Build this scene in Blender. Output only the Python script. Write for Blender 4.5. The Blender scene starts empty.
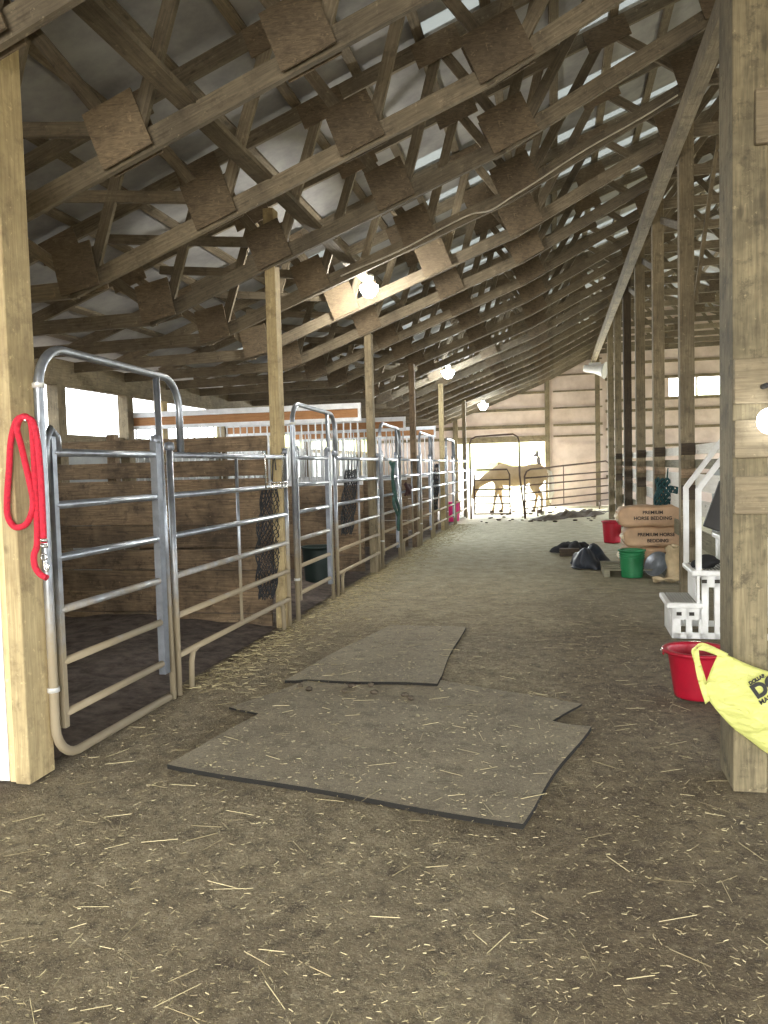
import bpy, bmesh, math, random
import numpy as np
from mathutils import Vector, Matrix

random.seed(7)
rng = np.random.default_rng(11)
SC = bpy.context.scene
COL = SC.collection
PI = math.pi
V = Vector

# ------------------------------------------------------------------ camera, world, light, exposure
FPX, VPX, VPY, ROLL, EYE = 790.0, 555.0, 463.0, 0.026, 1.5


def cam_rot():
    yc = V((VPX - 384, VPY - 512, FPX)).normalized()
    k = (VPX - 384) * ROLL + (VPY - 512)
    t = -FPX * FPX / k
    d = V((ROLL * t, t, FPX)).normalized()
    if d.y < 0:
        d = -d
    x = d.cross(yc)
    return x, yc, -d


CX, CY, CZ = cam_rot()          # world axes in camera frame (right, down, forward)
right = V((CX.x, CY.x, CZ.x))
down = V((CX.y, CY.y, CZ.y))
fwd = V((CX.z, CY.z, CZ.z))
cam_data = bpy.data.cameras.new('camera')
cam = bpy.data.objects.new('camera', cam_data)
COL.objects.link(cam)
M = Matrix((right, -down, -fwd)).transposed().to_4x4()
M.translation = V((0, 0, EYE))
cam.matrix_world = M
cam_data.sensor_fit = 'VERTICAL'
cam_data.sensor_height = 36.0
cam_data.lens = 36.0 * FPX / 1024.0
cam_data.clip_start = 0.05
cam_data.clip_end = 500
SC.camera = cam

SKY = 3.8
world = bpy.data.worlds.new('world')
SC.world = world
world.use_nodes = True
bg = world.node_tree.nodes['Background']
bg.inputs['Color'].default_value = (0.93, 0.97, 1.0, 1)
bg.inputs['Strength'].default_value = SKY

SC.view_settings.view_transform = 'Standard'
SC.view_settings.look = 'None'
SC.view_settings.gamma = 1.0
SC.view_settings.use_curve_mapping = False
SC.view_settings.exposure = 1.12
SC.cycles.use_denoising = True
SC.cycles.max_bounces = 10
SC.cycles.diffuse_bounces = 6
SC.cycles.sample_clamp_indirect = 6.0


def area_light(name, loc, rot, sx, sy, power, color):
    d = bpy.data.lights.new(name, 'AREA')
    d.shape = 'RECTANGLE'
    d.size, d.size_y, d.energy, d.color = sx, sy, power, color
    o = bpy.data.objects.new(name, d)
    COL.objects.link(o)
    o.location, o.rotation_euler = loc, rot
    return o


# daylight that falls in through the open barn end behind the camera and the open end door
near = area_light('daylight_near_end', (-0.4, -4.7, 1.7), (math.radians(72), 0, 0), 6.0, 2.6, 190, (1.0, 0.96, 0.88))
near.data.spread = math.radians(115)
area_light('daylight_end_door', (-1.8, 28.6, 1.5), (-PI / 2, 0, 0), 2.8, 2.2, 900, (0.97, 1.0, 0.97))
sun = bpy.data.lights.new('sun', 'SUN')
sun.energy, sun.angle, sun.color = 6.0, math.radians(3), (1.0, 0.97, 0.9)
sun_o = bpy.data.objects.new('sun', sun)
COL.objects.link(sun_o)
sun_o.rotation_euler = V((-0.55, 0.18, -0.8)).to_track_quat('-Z', 'Y').to_euler()

# ------------------------------------------------------------------ materials


def lin(c):
    return tuple(((x / 255) / 12.92 if x / 255 <= 0.04045 else ((x / 255 + 0.055) / 1.055) ** 2.4) for x in c) + (1,)


def node_mat(name, rough=0.8, metal=0.0):
    m = bpy.data.materials.new(name)
    m.use_nodes = True
    nt = m.node_tree
    b = nt.nodes['Principled BSDF']
    b.inputs['Roughness'].default_value = rough
    b.inputs['Metallic'].default_value = metal
    return m, nt, b


def noise(nt, vec, scale, detail=4, rough=0.6, dist=0.0):
    n = nt.nodes.new('ShaderNodeTexNoise')
    n.inputs['Scale'].default_value = scale
    n.inputs['Detail'].default_value = detail
    n.inputs['Roughness'].default_value = rough
    n.inputs['Distortion'].default_value = dist
    if vec is not None:
        nt.links.new(vec, n.inputs['Vector'])
    return n.outputs['Fac']


def ramp(nt, fac, stops):
    r = nt.nodes.new('ShaderNodeValToRGB')
    e = r.color_ramp.elements
    while len(e) < len(stops):
        e.new(0.5)
    for el, (p, c) in zip(e, stops):
        el.position, el.color = p, c
    nt.links.new(fac, r.inputs['Fac'])
    return r.outputs['Color']


def mixc(nt, fac, a, b, mode='MIX'):
    n = nt.nodes.new('ShaderNodeMix')
    n.data_type, n.blend_type = 'RGBA', mode
    for sock, v in ((n.inputs[0], fac), (n.inputs[6], a), (n.inputs[7], b)):
        if isinstance(v, (int, float)):
            sock.default_value = v
        elif isinstance(v, tuple):
            sock.default_value = v
        else:
            nt.links.new(v, sock)
    return n.outputs[2]


def bump(nt, b, h, strength=0.3, dist=0.02):
    n = nt.nodes.new('ShaderNodeBump')
    n.inputs['Strength'].default_value = strength
    n.inputs['Distance'].default_value = dist
    nt.links.new(h, n.inputs['Height'])
    nt.links.new(n.outputs['Normal'], b.inputs['Normal'])


def coords(nt, which='Object', scale=None):
    t = nt.nodes.new('ShaderNodeTexCoord')
    o = t.outputs[which]
    if scale:
        mp = nt.nodes.new('ShaderNodeMapping')
        mp.inputs['Scale'].default_value = scale
        nt.links.new(o, mp.inputs['Vector'])
        o = mp.outputs['Vector']
    return o


def wood(name, light, dark, stain=None, grain=(1.2, 22, 1), stain_amt=0.5, vary=0.25, rough=0.85, figure=0.6):
    """Sawn timber: grain along U, stains in object space, each object a little lighter or darker."""
    m, nt, b = node_mat(name, rough)
    uv = coords(nt, 'UV', grain)
    g = noise(nt, uv, 3.0, 6, 0.65, figure)
    c = ramp(nt, g, [(0.3, lin(dark)), (0.68, lin(light))])
    knot = noise(nt, coords(nt, 'UV', (3.0, 9, 1)), 1.6, 2, 0.5)
    c = mixc(nt, ramp(nt, knot, [(0.66, (0, 0, 0, 1)), (0.74, (0.6, 0.6, 0.6, 1))]), c, lin(tuple(x * 0.6 for x in dark)))
    st = noise(nt, coords(nt, 'Object'), 1.7, 5, 0.7)
    c = mixc(nt, ramp(nt, st, [(0.42, (0, 0, 0, 1)), (0.7, (stain_amt,) * 3 + (1,))]), c, lin(stain or tuple(x * 0.55 for x in dark)))
    s2 = noise(nt, coords(nt, 'Object'), 9, 6, 0.75)
    c = mixc(nt, ramp(nt, s2, [(0.52, (0, 0, 0, 1)), (0.66, (stain_amt * .8,) * 3 + (1,))]), c, lin(stain or tuple(x * 0.6 for x in dark)))
    s3 = noise(nt, coords(nt, 'Object'), 23, 4, 0.7)
    c = mixc(nt, ramp(nt, s3, [(0.62, (0, 0, 0, 1)), (0.7, (.45,) * 3 + (1,))]), c, lin(tuple(min(255, x * 1.22) for x in light)))
    oi = nt.nodes.new('ShaderNodeObjectInfo')
    hv = nt.nodes.new('ShaderNodeHueSaturation')
    mr = nt.nodes.new('ShaderNodeMapRange')
    mr.inputs['To Min'].default_value, mr.inputs['To Max'].default_value = 1 - vary, 1 + vary
    nt.links.new(oi.outputs['Random'], mr.inputs['Value'])
    nt.links.new(mr.outputs['Result'], hv.inputs['Value'])
    nt.links.new(c, hv.inputs['Color'])
    nt.links.new(hv.outputs['Color'], b.inputs['Base Color'])
    bump(nt, b, g, 0.35, 0.01)
    return m


def plain(name, col, rough=0.6, metal=0.0, var=0.15, scale=6.0, col2=None, bmp=0.0, spec=None):
    """Plain surface with slight mottling (wear of the thing itself)."""
    m, nt, b = node_mat(name, rough, metal)
    n = noise(nt, coords(nt, 'Object'), scale, 5, 0.65)
    c2 = col2 or tuple(x * (1 - var) for x in col)
    c = ramp(nt, n, [(0.35, lin(col)), (0.7, lin(c2))])
    nt.links.new(c, b.inputs['Base Color'])
    if spec is not None:
        b.inputs['Specular IOR Level'].default_value = spec
    if bmp:
        bump(nt, b, n, bmp, 0.02)
    return m


W_TRUSS = wood('truss_timber', (142, 130, 108), (98, 89, 73), (66, 59, 49), stain_amt=0.6)
W_PLY = wood('gusset_plywood', (134, 118, 94), (84, 73, 58), (60, 52, 42), grain=(2.6, 13, 1), vary=0.2, figure=2.6)
W_POST = wood('post_timber', (150, 137, 110), (108, 97, 76), (74, 66, 52), stain_amt=0.7, vary=0.1)
W_POSTNEW = wood('yellow_post_timber', (200, 182, 138), (164, 144, 104), (112, 96, 70), stain_amt=0.6, vary=0.06)
W_POSTR = wood('stained_thick_post', (146, 134, 104), (100, 91, 69), (62, 57, 44), stain_amt=0.95, vary=0.02)
W_POSTDARK = wood('dark_post_timber', (84, 72, 56), (54, 46, 38), (40, 34, 28), vary=0.05)
W_PLANK = wood('stall_plank_timber', (166, 142, 112), (100, 83, 65), (58, 50, 42), stain_amt=0.85, vary=0.25)
W_ORANGE = wood('orange_plank', (186, 138, 92), (150, 104, 66), stain_amt=0.2, vary=0.08)
W_WHITE = wood('white_board', (244, 243, 236), (224, 221, 212), (176, 170, 156), vary=0.05, stain_amt=0.3)
W_GREY = wood('weathered_grey_board', (146, 142, 122), (106, 102, 86), (86, 84, 68), vary=0.15)
W_CREAM = wood('cream_board', (226, 208, 160), (200, 178, 130), vary=0.05, stain_amt=0.2)
M_ROOF = plain('roof_sheet', (164, 164, 162), 0.7, 0, 0.25, 2.0, (122, 122, 124))
M_WALL = plain('pale_pink_siding', (222, 206, 196), 0.75, 0, 0.18, 1.6, (192, 174, 162))
M_SKIN = None


def translucent(name, col, t=0.6, wrinkle=0.0):
    m = bpy.data.materials.new(name)
    m.use_nodes = True
    nt = m.node_tree
    out = nt.nodes['Material Output']
    b = nt.nodes['Principled BSDF']
    b.inputs['Base Color'].default_value = lin(col)
    b.inputs['Roughness'].default_value = 0.5
    tr = nt.nodes.new('ShaderNodeBsdfTranslucent')
    tr.inputs['Color'].default_value = lin(col)
    mx = nt.nodes.new('ShaderNodeMixShader')
    mx.inputs[0].default_value = t
    nt.links.new(b.outputs[0], mx.inputs[1])
    nt.links.new(tr.outputs[0], mx.inputs[2])
    nt.links.new(mx.outputs[0], out.inputs['Surface'])
    if wrinkle:
        bump(nt, b, noise(nt, coords(nt, 'Object', (5, 5, 9)), 3.0, 5, 0.6, 1.6), wrinkle, 0.03)
    return m


M_SKYLIGHT = translucent('skylight_sheet', (150, 152, 150), 0.7)
M_BAG = translucent('yellow_bag_film', (238, 240, 150), 0.3, 0.9)


def steel_mat(name, c=(168, 174, 182), dust=(150, 136, 108), height=0.75):
    """Galvanised tube, dusty with dirt on the low rails."""
    m, nt, b = node_mat(name, 0.38, 0.75)
    obj = coords(nt, 'Object')
    geo = nt.nodes.new('ShaderNodeNewGeometry')
    sep = nt.nodes.new('ShaderNodeSeparateXYZ')
    nt.links.new(geo.outputs['Position'], sep.inputs[0])
    n = noise(nt, geo.outputs['Position'], 5, 5, 0.7)
    add = nt.nodes.new('ShaderNodeMath')
    add.operation = 'MULTIPLY_ADD'
    nt.links.new(n, add.inputs[0])
    add.inputs[1].default_value = -0.9
    add.inputs[2].default_value = 0.0
    ad2 = nt.nodes.new('ShaderNodeMath')
    ad2.operation = 'ADD'
    nt.links.new(sep.outputs['Z'], ad2.inputs[0])
    ad2.inputs[1].default_value = 0.45
    mul = nt.nodes.new('ShaderNodeMath')
    mul.operation = 'ADD'
    nt.links.new(add.outputs[0], mul.inputs[0])
    nt.links.new(ad2.outputs[0], mul.inputs[1])
    f = ramp(nt, mul.outputs[0], [(height * 0.8, (0.92, 0.92, 0.92, 1)), (height + 0.5, (0.0, 0.0, 0.0, 1))])
    base = ramp(nt, noise(nt, obj, 9, 4), [(0.3, lin(c)), (0.7, lin(tuple(x * 0.78 for x in c)))])
    col = mixc(nt, f, base, lin(dust))
    nt.links.new(col, b.inputs['Base Color'])
    inv = nt.nodes.new('ShaderNodeMapRange')
    inv.inputs['To Min'].default_value, inv.inputs['To Max'].default_value = 0.75, 0.05
    nt.links.new(f, inv.inputs['Value'])
    nt.links.new(inv.outputs['Result'], b.inputs['Metallic'])
    rr = nt.nodes.new('ShaderNodeMapRange')
    rr.inputs['To Min'].default_value, rr.inputs['To Max'].default_value = 0.36, 0.8
    nt.links.new(f, rr.inputs['Value'])
    nt.links.new(rr.outputs['Result'], b.inputs['Roughness'])
    return m


M_STEEL = steel_mat('galvanised_tube')
M_STEELFLAT = plain('galvanised_channel', (150, 156, 166), 0.42, 0.6, 0.2, 8)
M_BROWNTUBE = plain('brown_painted_tube', (96, 76, 64), 0.5, 0.2, 0.2, 8)
M_WHITEMETAL = plain('white_channel', (232, 234, 236), 0.5, 0.0, 0.1, 8)
M_ROPE = plain('red_rope', (214, 38, 62), 0.8, 0, 0.2, 60, bmp=0.4)
M_CHROME = plain('chrome', (210, 208, 200), 0.25, 0.9, 0.1)
M_STRAP = plain('pale_strap', (226, 226, 222), 0.5, 0.3, 0.1)
M_NET = plain('black_net_cord', (52, 54, 58), 0.8, 0, 0.2, 30)
M_TEAL = plain('teal_cord', (38, 84, 84), 0.8, 0, 0.4, 20, (24, 50, 60))
M_GREENROPE = plain('green_rope', (58, 92, 84), 0.8, 0, 0.4, 20, (40, 62, 60))
M_BINGREEN = plain('dark_green_plastic', (30, 48, 44), 0.5, 0, 0.2)
M_GREEN = plain('green_bucket_plastic', (34, 122, 74), 0.45, 0, 0.15, 5)
M_RED = plain('red_bucket_plastic', (180, 22, 48), 0.4, 0, 0.15, 5)
M_PINK = plain('pink_bucket_plastic', (240, 48, 140), 0.45, 0, 0.1, 5)
M_KRAFT = plain('kraft_paper', (190, 158, 126), 0.75, 0, 0.14, 5, bmp=0.25)
M_KRAFTPALE = plain('pale_kraft_paper', (206, 186, 150), 0.75, 0, 0.2, 5)
M_INK = plain('dark_print', (44, 34, 30), 0.7, 0, 0.1)
M_BLACKINK = plain('black_print', (22, 22, 20), 0.6, 0, 0.1)
M_RUBBER = None
M_WHITEPL = plain('white_step_plastic', (242, 243, 242), 0.5, 0, 0.1, 4, (214, 214, 208))
M_TREAD = plain('grey_tread', (142, 140, 130), 0.8, 0, 0.25, 12)
M_HOLESHADE = plain('recess_shade', (60, 56, 50), 0.9)
M_BLACK = plain('black_cloth', (26, 26, 28), 0.85, 0, 0.3, 8)
M_CHARCOAL = plain('charcoal_board', (58, 56, 54), 0.7, 0, 0.2, 5)
M_TARP = plain('navy_tarp', (34, 42, 54), 0.45, 0, 0.4, 6, (22, 24, 30))
M_GREYMETAL = plain('grey_sheet', (160, 164, 162), 0.6, 0.1, 0.15, 3)
M_SOCKET = plain('porcelain', (226, 224, 218), 0.35)
M_PALO = plain('palomino_coat', (184, 162, 128), 0.7, 0, 0.18, 2.5, (158, 134, 100))
M_MANE = plain('cream_hair', (244, 238, 222), 0.8, 0, 0.08, 10)
M_WIRE = plain('pale_cable', (206, 198, 180), 0.6)
M_SAND = plain('pale_sand_outside', (226, 220, 200), 0.95, 0, 0.1, 0.7)
M_LEAF = plain('pale_leaf', (226, 232, 196), 0.8, 0, 0.2, 1.0, (208, 218, 168))
M_TRUNK = plain('trunk_bark', (128, 112, 92), 0.9)
M_HOOF = plain('hoof_horn', (70, 58, 48), 0.6)
M_MANURE = plain('dark_manure', (92, 82, 68), 0.95, 0, 0.3, 10)
M_STONE = plain('rubble', (120, 118, 112), 0.9, 0, 0.3, 5)


def emit(name, col, strength):
    m = bpy.data.materials.new(name)
    m.use_nodes = True
    b = m.node_tree.nodes['Principled BSDF']
    b.inputs['Base Color'].default_value = lin(col)
    b.inputs['Emission Color'].default_value = lin(col)
    b.inputs['Emission Strength'].default_value = strength
    return m


M_BULB = emit('lit_bulb', (255, 252, 240), 30)
M_BULBCOOL = emit('lit_cool_bulb', (226, 240, 255), 30)


def pinto_mat():
    m, nt, b = node_mat('pinto_coat', 0.7)
    n = noise(nt, coords(nt, 'Object'), 2.6, 2, 0.5)
    c = ramp(nt, n, [(0.5, lin((240, 236, 228))), (0.53, lin((38, 34, 34)))])
    nt.links.new(c, b.inputs['Base Color'])
    return m


M_PINTO = pinto_mat()


def ground_mat():
    m, nt, b = node_mat('trodden_dirt', 0.95)
    o = coords(nt, 'Object')
    big = noise(nt, o, 0.55, 5, 0.65)
    mid = noise(nt, o, 4.5, 6, 0.7)
    fine = noise(nt, o, 55, 5, 0.75)
    chips = noise(nt, coords(nt, 'Object', (60, 95, 60)), 1.6, 3, 0.7, 0.8)
    clod = noise(nt, o, 14, 5, 0.7, 0.4)
    c = ramp(nt, mid, [(0.3, lin((110, 99, 77))), (0.55, lin((144, 132, 105))), (0.78, lin((172, 160, 130)))])
    c = mixc(nt, ramp(nt, big, [(0.42, (0, 0, 0, 1)), (0.68, (0.55,) * 3 + (1,))]), c, lin((102, 88, 70)))
    c = mixc(nt, ramp(nt, fine, [(0.35, (0.55,) * 3 + (1,)), (0.55, (0, 0, 0, 1))]), c, lin((86, 77, 62)))
    c = mixc(nt, ramp(nt, clod, [(0.34, (0.75,) * 3 + (1,)), (0.5, (0, 0, 0, 1))]), c, lin((74, 65, 51)))
    c = mixc(nt, ramp(nt, clod, [(0.56, (0, 0, 0, 1)), (0.72, (0.6,) * 3 + (1,))]), c, lin((178, 168, 142)))
    c = mixc(nt, ramp(nt, chips, [(0.58, (0, 0, 0, 1)), (0.66, (0.85,) * 3 + (1,))]), c, lin((196, 186, 152)))
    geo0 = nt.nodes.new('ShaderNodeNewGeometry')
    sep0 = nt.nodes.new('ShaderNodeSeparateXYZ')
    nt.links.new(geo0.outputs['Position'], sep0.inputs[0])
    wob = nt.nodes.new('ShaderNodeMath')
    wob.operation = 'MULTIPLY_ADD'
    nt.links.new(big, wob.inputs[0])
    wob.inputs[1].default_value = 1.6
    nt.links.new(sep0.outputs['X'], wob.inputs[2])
    brownish = ramp(nt, wob.outputs[0], [(0.55, (0, 0, 0, 1)), (1.0, (0.62,) * 3 + (1,))])  # mask for darker brown ground toward the right
    c = mixc(nt, brownish, c, mixc(nt, 1.0, c, (0.50, 0.43, 0.33, 1), 'MULTIPLY'))
    # far-aisle chaff, door light put into its colour; dark damp bedding in the stalls
    geo = nt.nodes.new('ShaderNodeNewGeometry')
    sep = nt.nodes.new('ShaderNodeSeparateXYZ')
    nt.links.new(geo.outputs['Position'], sep.inputs[0])
    mr = nt.nodes.new('ShaderNodeMapRange')
    mr.inputs['From Min'].default_value, mr.inputs['From Max'].default_value = 7.0, 17.0
    nt.links.new(sep.outputs['Y'], mr.inputs['Value'])
    chaff = nt.nodes.new('ShaderNodeMath')
    chaff.operation = 'MULTIPLY'
    nt.links.new(mr.outputs['Result'], chaff.inputs[0])
    chaff.inputs[1].default_value = 0.9
    c = mixc(nt, chaff.outputs[0], c, ramp(nt, mid, [(0.3, lin((172, 166, 136))), (0.7, lin((222, 218, 190)))]))
    m2 = nt.nodes.new('ShaderNodeMapRange')
    m2.inputs['From Min'].default_value, m2.inputs['From Max'].default_value = -2.45, -2.75
    nt.links.new(sep.outputs['X'], m2.inputs['Value'])
    bed = ramp(nt, mid, [(0.35, lin((66, 56, 48))), (0.7, lin((120, 108, 98)))])
    c = mixc(nt, m2.outputs['Result'], c, bed)
    nt.links.new(c, b.inputs['Base Color'])
    h = nt.nodes.new('ShaderNodeMath')
    h.operation = 'ADD'
    nt.links.new(mid, h.inputs[0])
    nt.links.new(fine, h.inputs[1])
    bump(nt, b, h.outputs[0], 0.7, 0.03)
    return m


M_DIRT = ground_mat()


def rubber_mat():
    m, nt, b = node_mat('dusty_rubber', 0.9)
    o = coords(nt, 'Object')
    n1 = noise(nt, o, 2.2, 5, 0.7)
    n2 = noise(nt, o, 45, 5, 0.75)
    ch = noise(nt, coords(nt, 'Object', (70, 90, 1)), 1.5, 3, 0.7, 0.8)
    n3 = noise(nt, o, 11, 5, 0.75)
    c = ramp(nt, n1, [(0.3, lin((126, 117, 99))), (0.7, lin((152, 143, 121)))])
    c = mixc(nt, ramp(nt, n2, [(0.35, (0.5,) * 3 + (1,)), (0.55, (0, 0, 0, 1))]), c, lin((96, 88, 74)))
    c = mixc(nt, ramp(nt, n3, [(0.36, (0.6,) * 3 + (1,)), (0.5, (0, 0, 0, 1))]), c, lin((92, 85, 71)))
    c = mixc(nt, ramp(nt, ch, [(0.58, (0, 0, 0, 1)), (0.67, (0.8,) * 3 + (1,))]), c, lin((190, 180, 146)))
    nt.links.new(c, b.inputs['Base Color'])
    bump(nt, b, n2, 0.4, 0.01)
    return m


M_RUBBER = rubber_mat()
M_RUBBERSHADE = plain('rubber_edge_shade', (30, 28, 24), 0.95)  # rubber edge, colour darkened for the shadow along the mats
M_BED = plain('damp_bedding', (112, 100, 92), 0.95, 0, 0.4, 9, (58, 49, 43), bmp=0.8)
def straw_mat():
    m, nt, b = node_mat('straw', 0.85)
    geo = nt.nodes.new('ShaderNodeNewGeometry')
    c = ramp(nt, geo.outputs['Random Per Island'], [(0.0, lin((104, 92, 66))), (0.5, lin((150, 138, 102))), (1.0, lin((192, 180, 140)))])
    nt.links.new(c, b.inputs['Base Color'])
    return m


M_STRAW = straw_mat()

# ------------------------------------------------------------------ mesh helpers


class MB:
    def __init__(self):
        self.v, self.f, self.uv, self.mi, self.sm = [], [], [], [], []

    def face(self, idx, uvs=None, mi=0, smooth=False):
        self.f.append(tuple(idx))
        self.uv.append(uvs or [(0, 0)] * len(idx))
        self.mi.append(mi)
        self.sm.append(smooth)

    def hexa(self, p, L=None, mi=0, off=None):
        """8 corners: 0-3 start ring, 4-7 end ring; UV runs along start->end."""
        b = len(self.v)
        self.v += [tuple(q) for q in p]
        ln = L if L is not None else (V(p[4]) - V(p[0])).length
        u0 = random.uniform(0, 50) if off is None else off
        w = [(V(p[(i + 1) % 4]) - V(p[i])).length for i in range(4)]
        v0 = random.uniform(0, 20)
        for i in range(4):
            j = (i + 1) % 4
            self.face((b + i, b + j, b + 4 + j, b + 4 + i), [(u0, v0), (u0, v0 + w[i]), (u0 + ln, v0 + w[i]), (u0 + ln, v0)], mi)
            v0 += w[i]
        self.face((b + 3, b + 2, b + 1, b), [(u0, v0), (u0 + .02, v0), (u0 + .02, v0 + .1), (u0, v0 + .1)], mi)
        self.face((b + 4, b + 5, b + 6, b + 7), [(u0, v0), (u0 + .02, v0), (u0 + .02, v0 + .1), (u0, v0 + .1)], mi)
        return self

    def beam(self, a, b, w, h, up=(0, 0, 1), mi=0, roll=0):
        """Square-sawn bar from a to b; w across, h along 'up'."""
        a, b = V(a), V(b)
        d = (b - a).normalized()
        u = V(up)
        s = d.cross(u)
        if s.length < 1e-4:
            s = d.cross(V((0, 1, 0)))
        s.normalize()
        u = s.cross(d).normalized()
        o = [(-w / 2, -h / 2), (w / 2, -h / 2), (w / 2, h / 2), (-w / 2, h / 2)]
        return self.hexa([a + s * x + u * y for x, y in o] + [b + s * x + u * y for x, y in o], mi=mi)

    def box(self, x0, x1, y0, y1, z0, z1, axis='z', mi=0):
        if axis == 'z':
            p = [(x0, y0, z0), (x1, y0, z0), (x1, y1, z0), (x0, y1, z0), (x0, y0, z1), (x1, y0, z1), (x1, y1, z1), (x0, y1, z1)]
        elif axis == 'x':
            p = [(x0, y0, z0), (x0, y1, z0), (x0, y1, z1), (x0, y0, z1), (x1, y0, z0), (x1, y1, z0), (x1, y1, z1), (x1, y0, z1)]
        else:
            p = [(x1, y0, z0), (x0, y0, z0), (x0, y0, z1), (x1, y0, z1), (x1, y1, z0), (x0, y1, z0), (x0, y1, z1), (x1, y1, z1)]
        return self.hexa(p, mi=mi)

    def tube(self, pts, r, n=10, closed=False, mi=0, cap=True):
        pts = [V(p) for p in pts]
        m = len(pts)
        rs = r if isinstance(r, (list, tuple)) else [r] * m
        base = len(self.v)
        prev = None
        for i in range(m):
            if closed:
                d = pts[(i + 1) % m] - pts[i - 1]
            else:
                d = pts[min(i + 1, m - 1)] - pts[max(i - 1, 0)]
            d = d.normalized() if d.length > 1e-9 else V((0, 0, 1))
            if prev is None:
                t = V((0, 0, 1)) if abs(d.z) < 0.9 else V((1, 0, 0))
                a = d.cross(t).normalized()
            else:
                a = prev - d * prev.dot(d)
                a = a.normalized() if a.length > 1e-6 else d.orthogonal().normalized()
            prev = a
            c = d.cross(a)
            for k in range(n):
                th = 2 * PI * k / n
                self.v.append(tuple(pts[i] + (a * math.cos(th) + c * math.sin(th)) * rs[i]))
        for i in range(m if closed else m - 1):
            i2 = (i + 1) % m
            for k in range(n):
                k2 = (k + 1) % n
                self.face((base + i * n + k, base + i * n + k2, base + i2 * n + k2, base + i2 * n + k), None, mi, True)
        if cap and not closed:
            self.face([base + k for k in range(n)][::-1], None, mi)
            self.face([base + (m - 1) * n + k for k in range(n)], None, mi)
        return self

    def lathe(self, prof, c=(0, 0, 0), n=28, mi=0, sx=1, sy=1, cap0=True, cap1=False):
        base = len(self.v)
        for r, z in prof:
            for k in range(n):
                th = 2 * PI * k / n
                self.v.append((c[0] + r * sx * math.cos(th), c[1] + r * sy * math.sin(th), c[2] + z))
        for i in range(len(prof) - 1):
            for k in range(n):
                k2 = (k + 1) % n
                self.face((base + i * n + k, base + i * n + k2, base + (i + 1) * n + k2, base + (i + 1) * n + k), None, mi, True)
        if cap0:
            self.face([base + k for k in range(n)][::-1], None, mi)
        if cap1:
            self.face([base + (len(prof) - 1) * n + k for k in range(n)], None, mi)
        return self

    def grid(self, P, mi=0, smooth=True, closed_u=False):
        """P[i][j] of points."""
        base = len(self.v)
        a, b = len(P), len(P[0])
        for row in P:
            self.v += [tuple(q) for q in row]
        for i in range(a - 1):
            for j in range(b if closed_u else b - 1):
                j2 = (j + 1) % b
                self.face((base + i * b + j, base + i * b + j2, base + (i + 1) * b + j2, base + (i + 1) * b + j),
                          [(i * .1, j * .1), (i * .1, j * .1 + .1), (i * .1 + .1, j * .1 + .1), (i * .1 + .1, j * .1)], mi, smooth)
        return self

    def ellipsoid(self, c, r, n=14, m=9, rot=None, mi=0):
        P = []
        c = V(c)
        for i in range(m + 1):
            th = PI * i / m
            row = []
            for j in range(n):
                ph = 2 * PI * j / n
                q = V((r[0] * math.sin(th) * math.cos(ph), r[1] * math.sin(th) * math.sin(ph), r[2] * math.cos(th)))
                if rot is not None:
                    q = rot @ q
                row.append(c + q)
            P.append(row)
        return self.grid(P, mi, True, True)

    def build(self, name, mat, parent=None, bevel=0.0, mods=(), world=False):
        me = bpy.data.meshes.new(name)
        vs = self.v
        if parent is not None and not world:
            o = parent.get('_o') or (0, 0, 0)
            vs = [(x - o[0], y - o[1], z - o[2]) for x, y, z in vs]
        me.from_pydata(vs, [], self.f)
        uvl = me.uv_layers.new(name='UVMap')
        uvl.data.foreach_set('uv', [c for u in self.uv for q in u for c in q])
        for mt in (mat if isinstance(mat, (list, tuple)) else [mat]):
            me.materials.append(mt)
        me.polygons.foreach_set('material_index', self.mi)
        me.polygons.foreach_set('use_smooth', self.sm)
        me.update()
        ob = bpy.data.objects.new(name, me)
        COL.objects.link(ob)
        if parent is not None:
            ob.parent = parent
        if bevel:
            md = ob.modifiers.new('bevel', 'BEVEL')
            md.width, md.segments, md.limit_method = bevel, 2, 'ANGLE'
        return ob


def tag(o, label, cat, group=None, kind=None):
    o['label'], o['category'] = label, cat
    if group:
        o['group'] = group
    if kind:
        o['kind'] = kind
    return o


def struct(mb, name, mat, bevel=0.0):
    o = mb.build(name, mat, bevel=bevel)
    o['kind'] = 'structure'
    return o


ORIG = {}


def thing(name, label, cat, loc=(0, 0, 0), rotz=0, group=None):
    """An Empty at the thing's base; its parts are built in its own coordinates."""
    o = bpy.data.objects.new(name, None)
    o.empty_display_size = 0.1
    COL.objects.link(o)
    o.location, o.rotation_euler = loc, (0, 0, rotz)
    return tag(o, label, cat, group)


def dup(root, loc=None, label=None, rotz=None):
    r = root.copy()
    COL.objects.link(r)
    if loc is not None:
        r.location = loc
    if rotz is not None:
        r.rotation_euler = (0, 0, rotz)
    if label:
        r['label'] = label
    for ch in list(root.children):
        c = ch.copy()
        COL.objects.link(c)
        c.parent = r
        for g in ch.children:
            d = g.copy()
            COL.objects.link(d)
            d.parent = c
    return r


def arc(c, r, a0, a1, n, plane='yz', x=0.0):
    out = []
    for i in range(n + 1):
        a = a0 + (a1 - a0) * i / n
        p, q = c[0] + r * math.cos(a), c[1] + r * math.sin(a)
        out.append(V((x, p, q)) if plane == 'yz' else V((p, x, q)))
    return out


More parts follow.
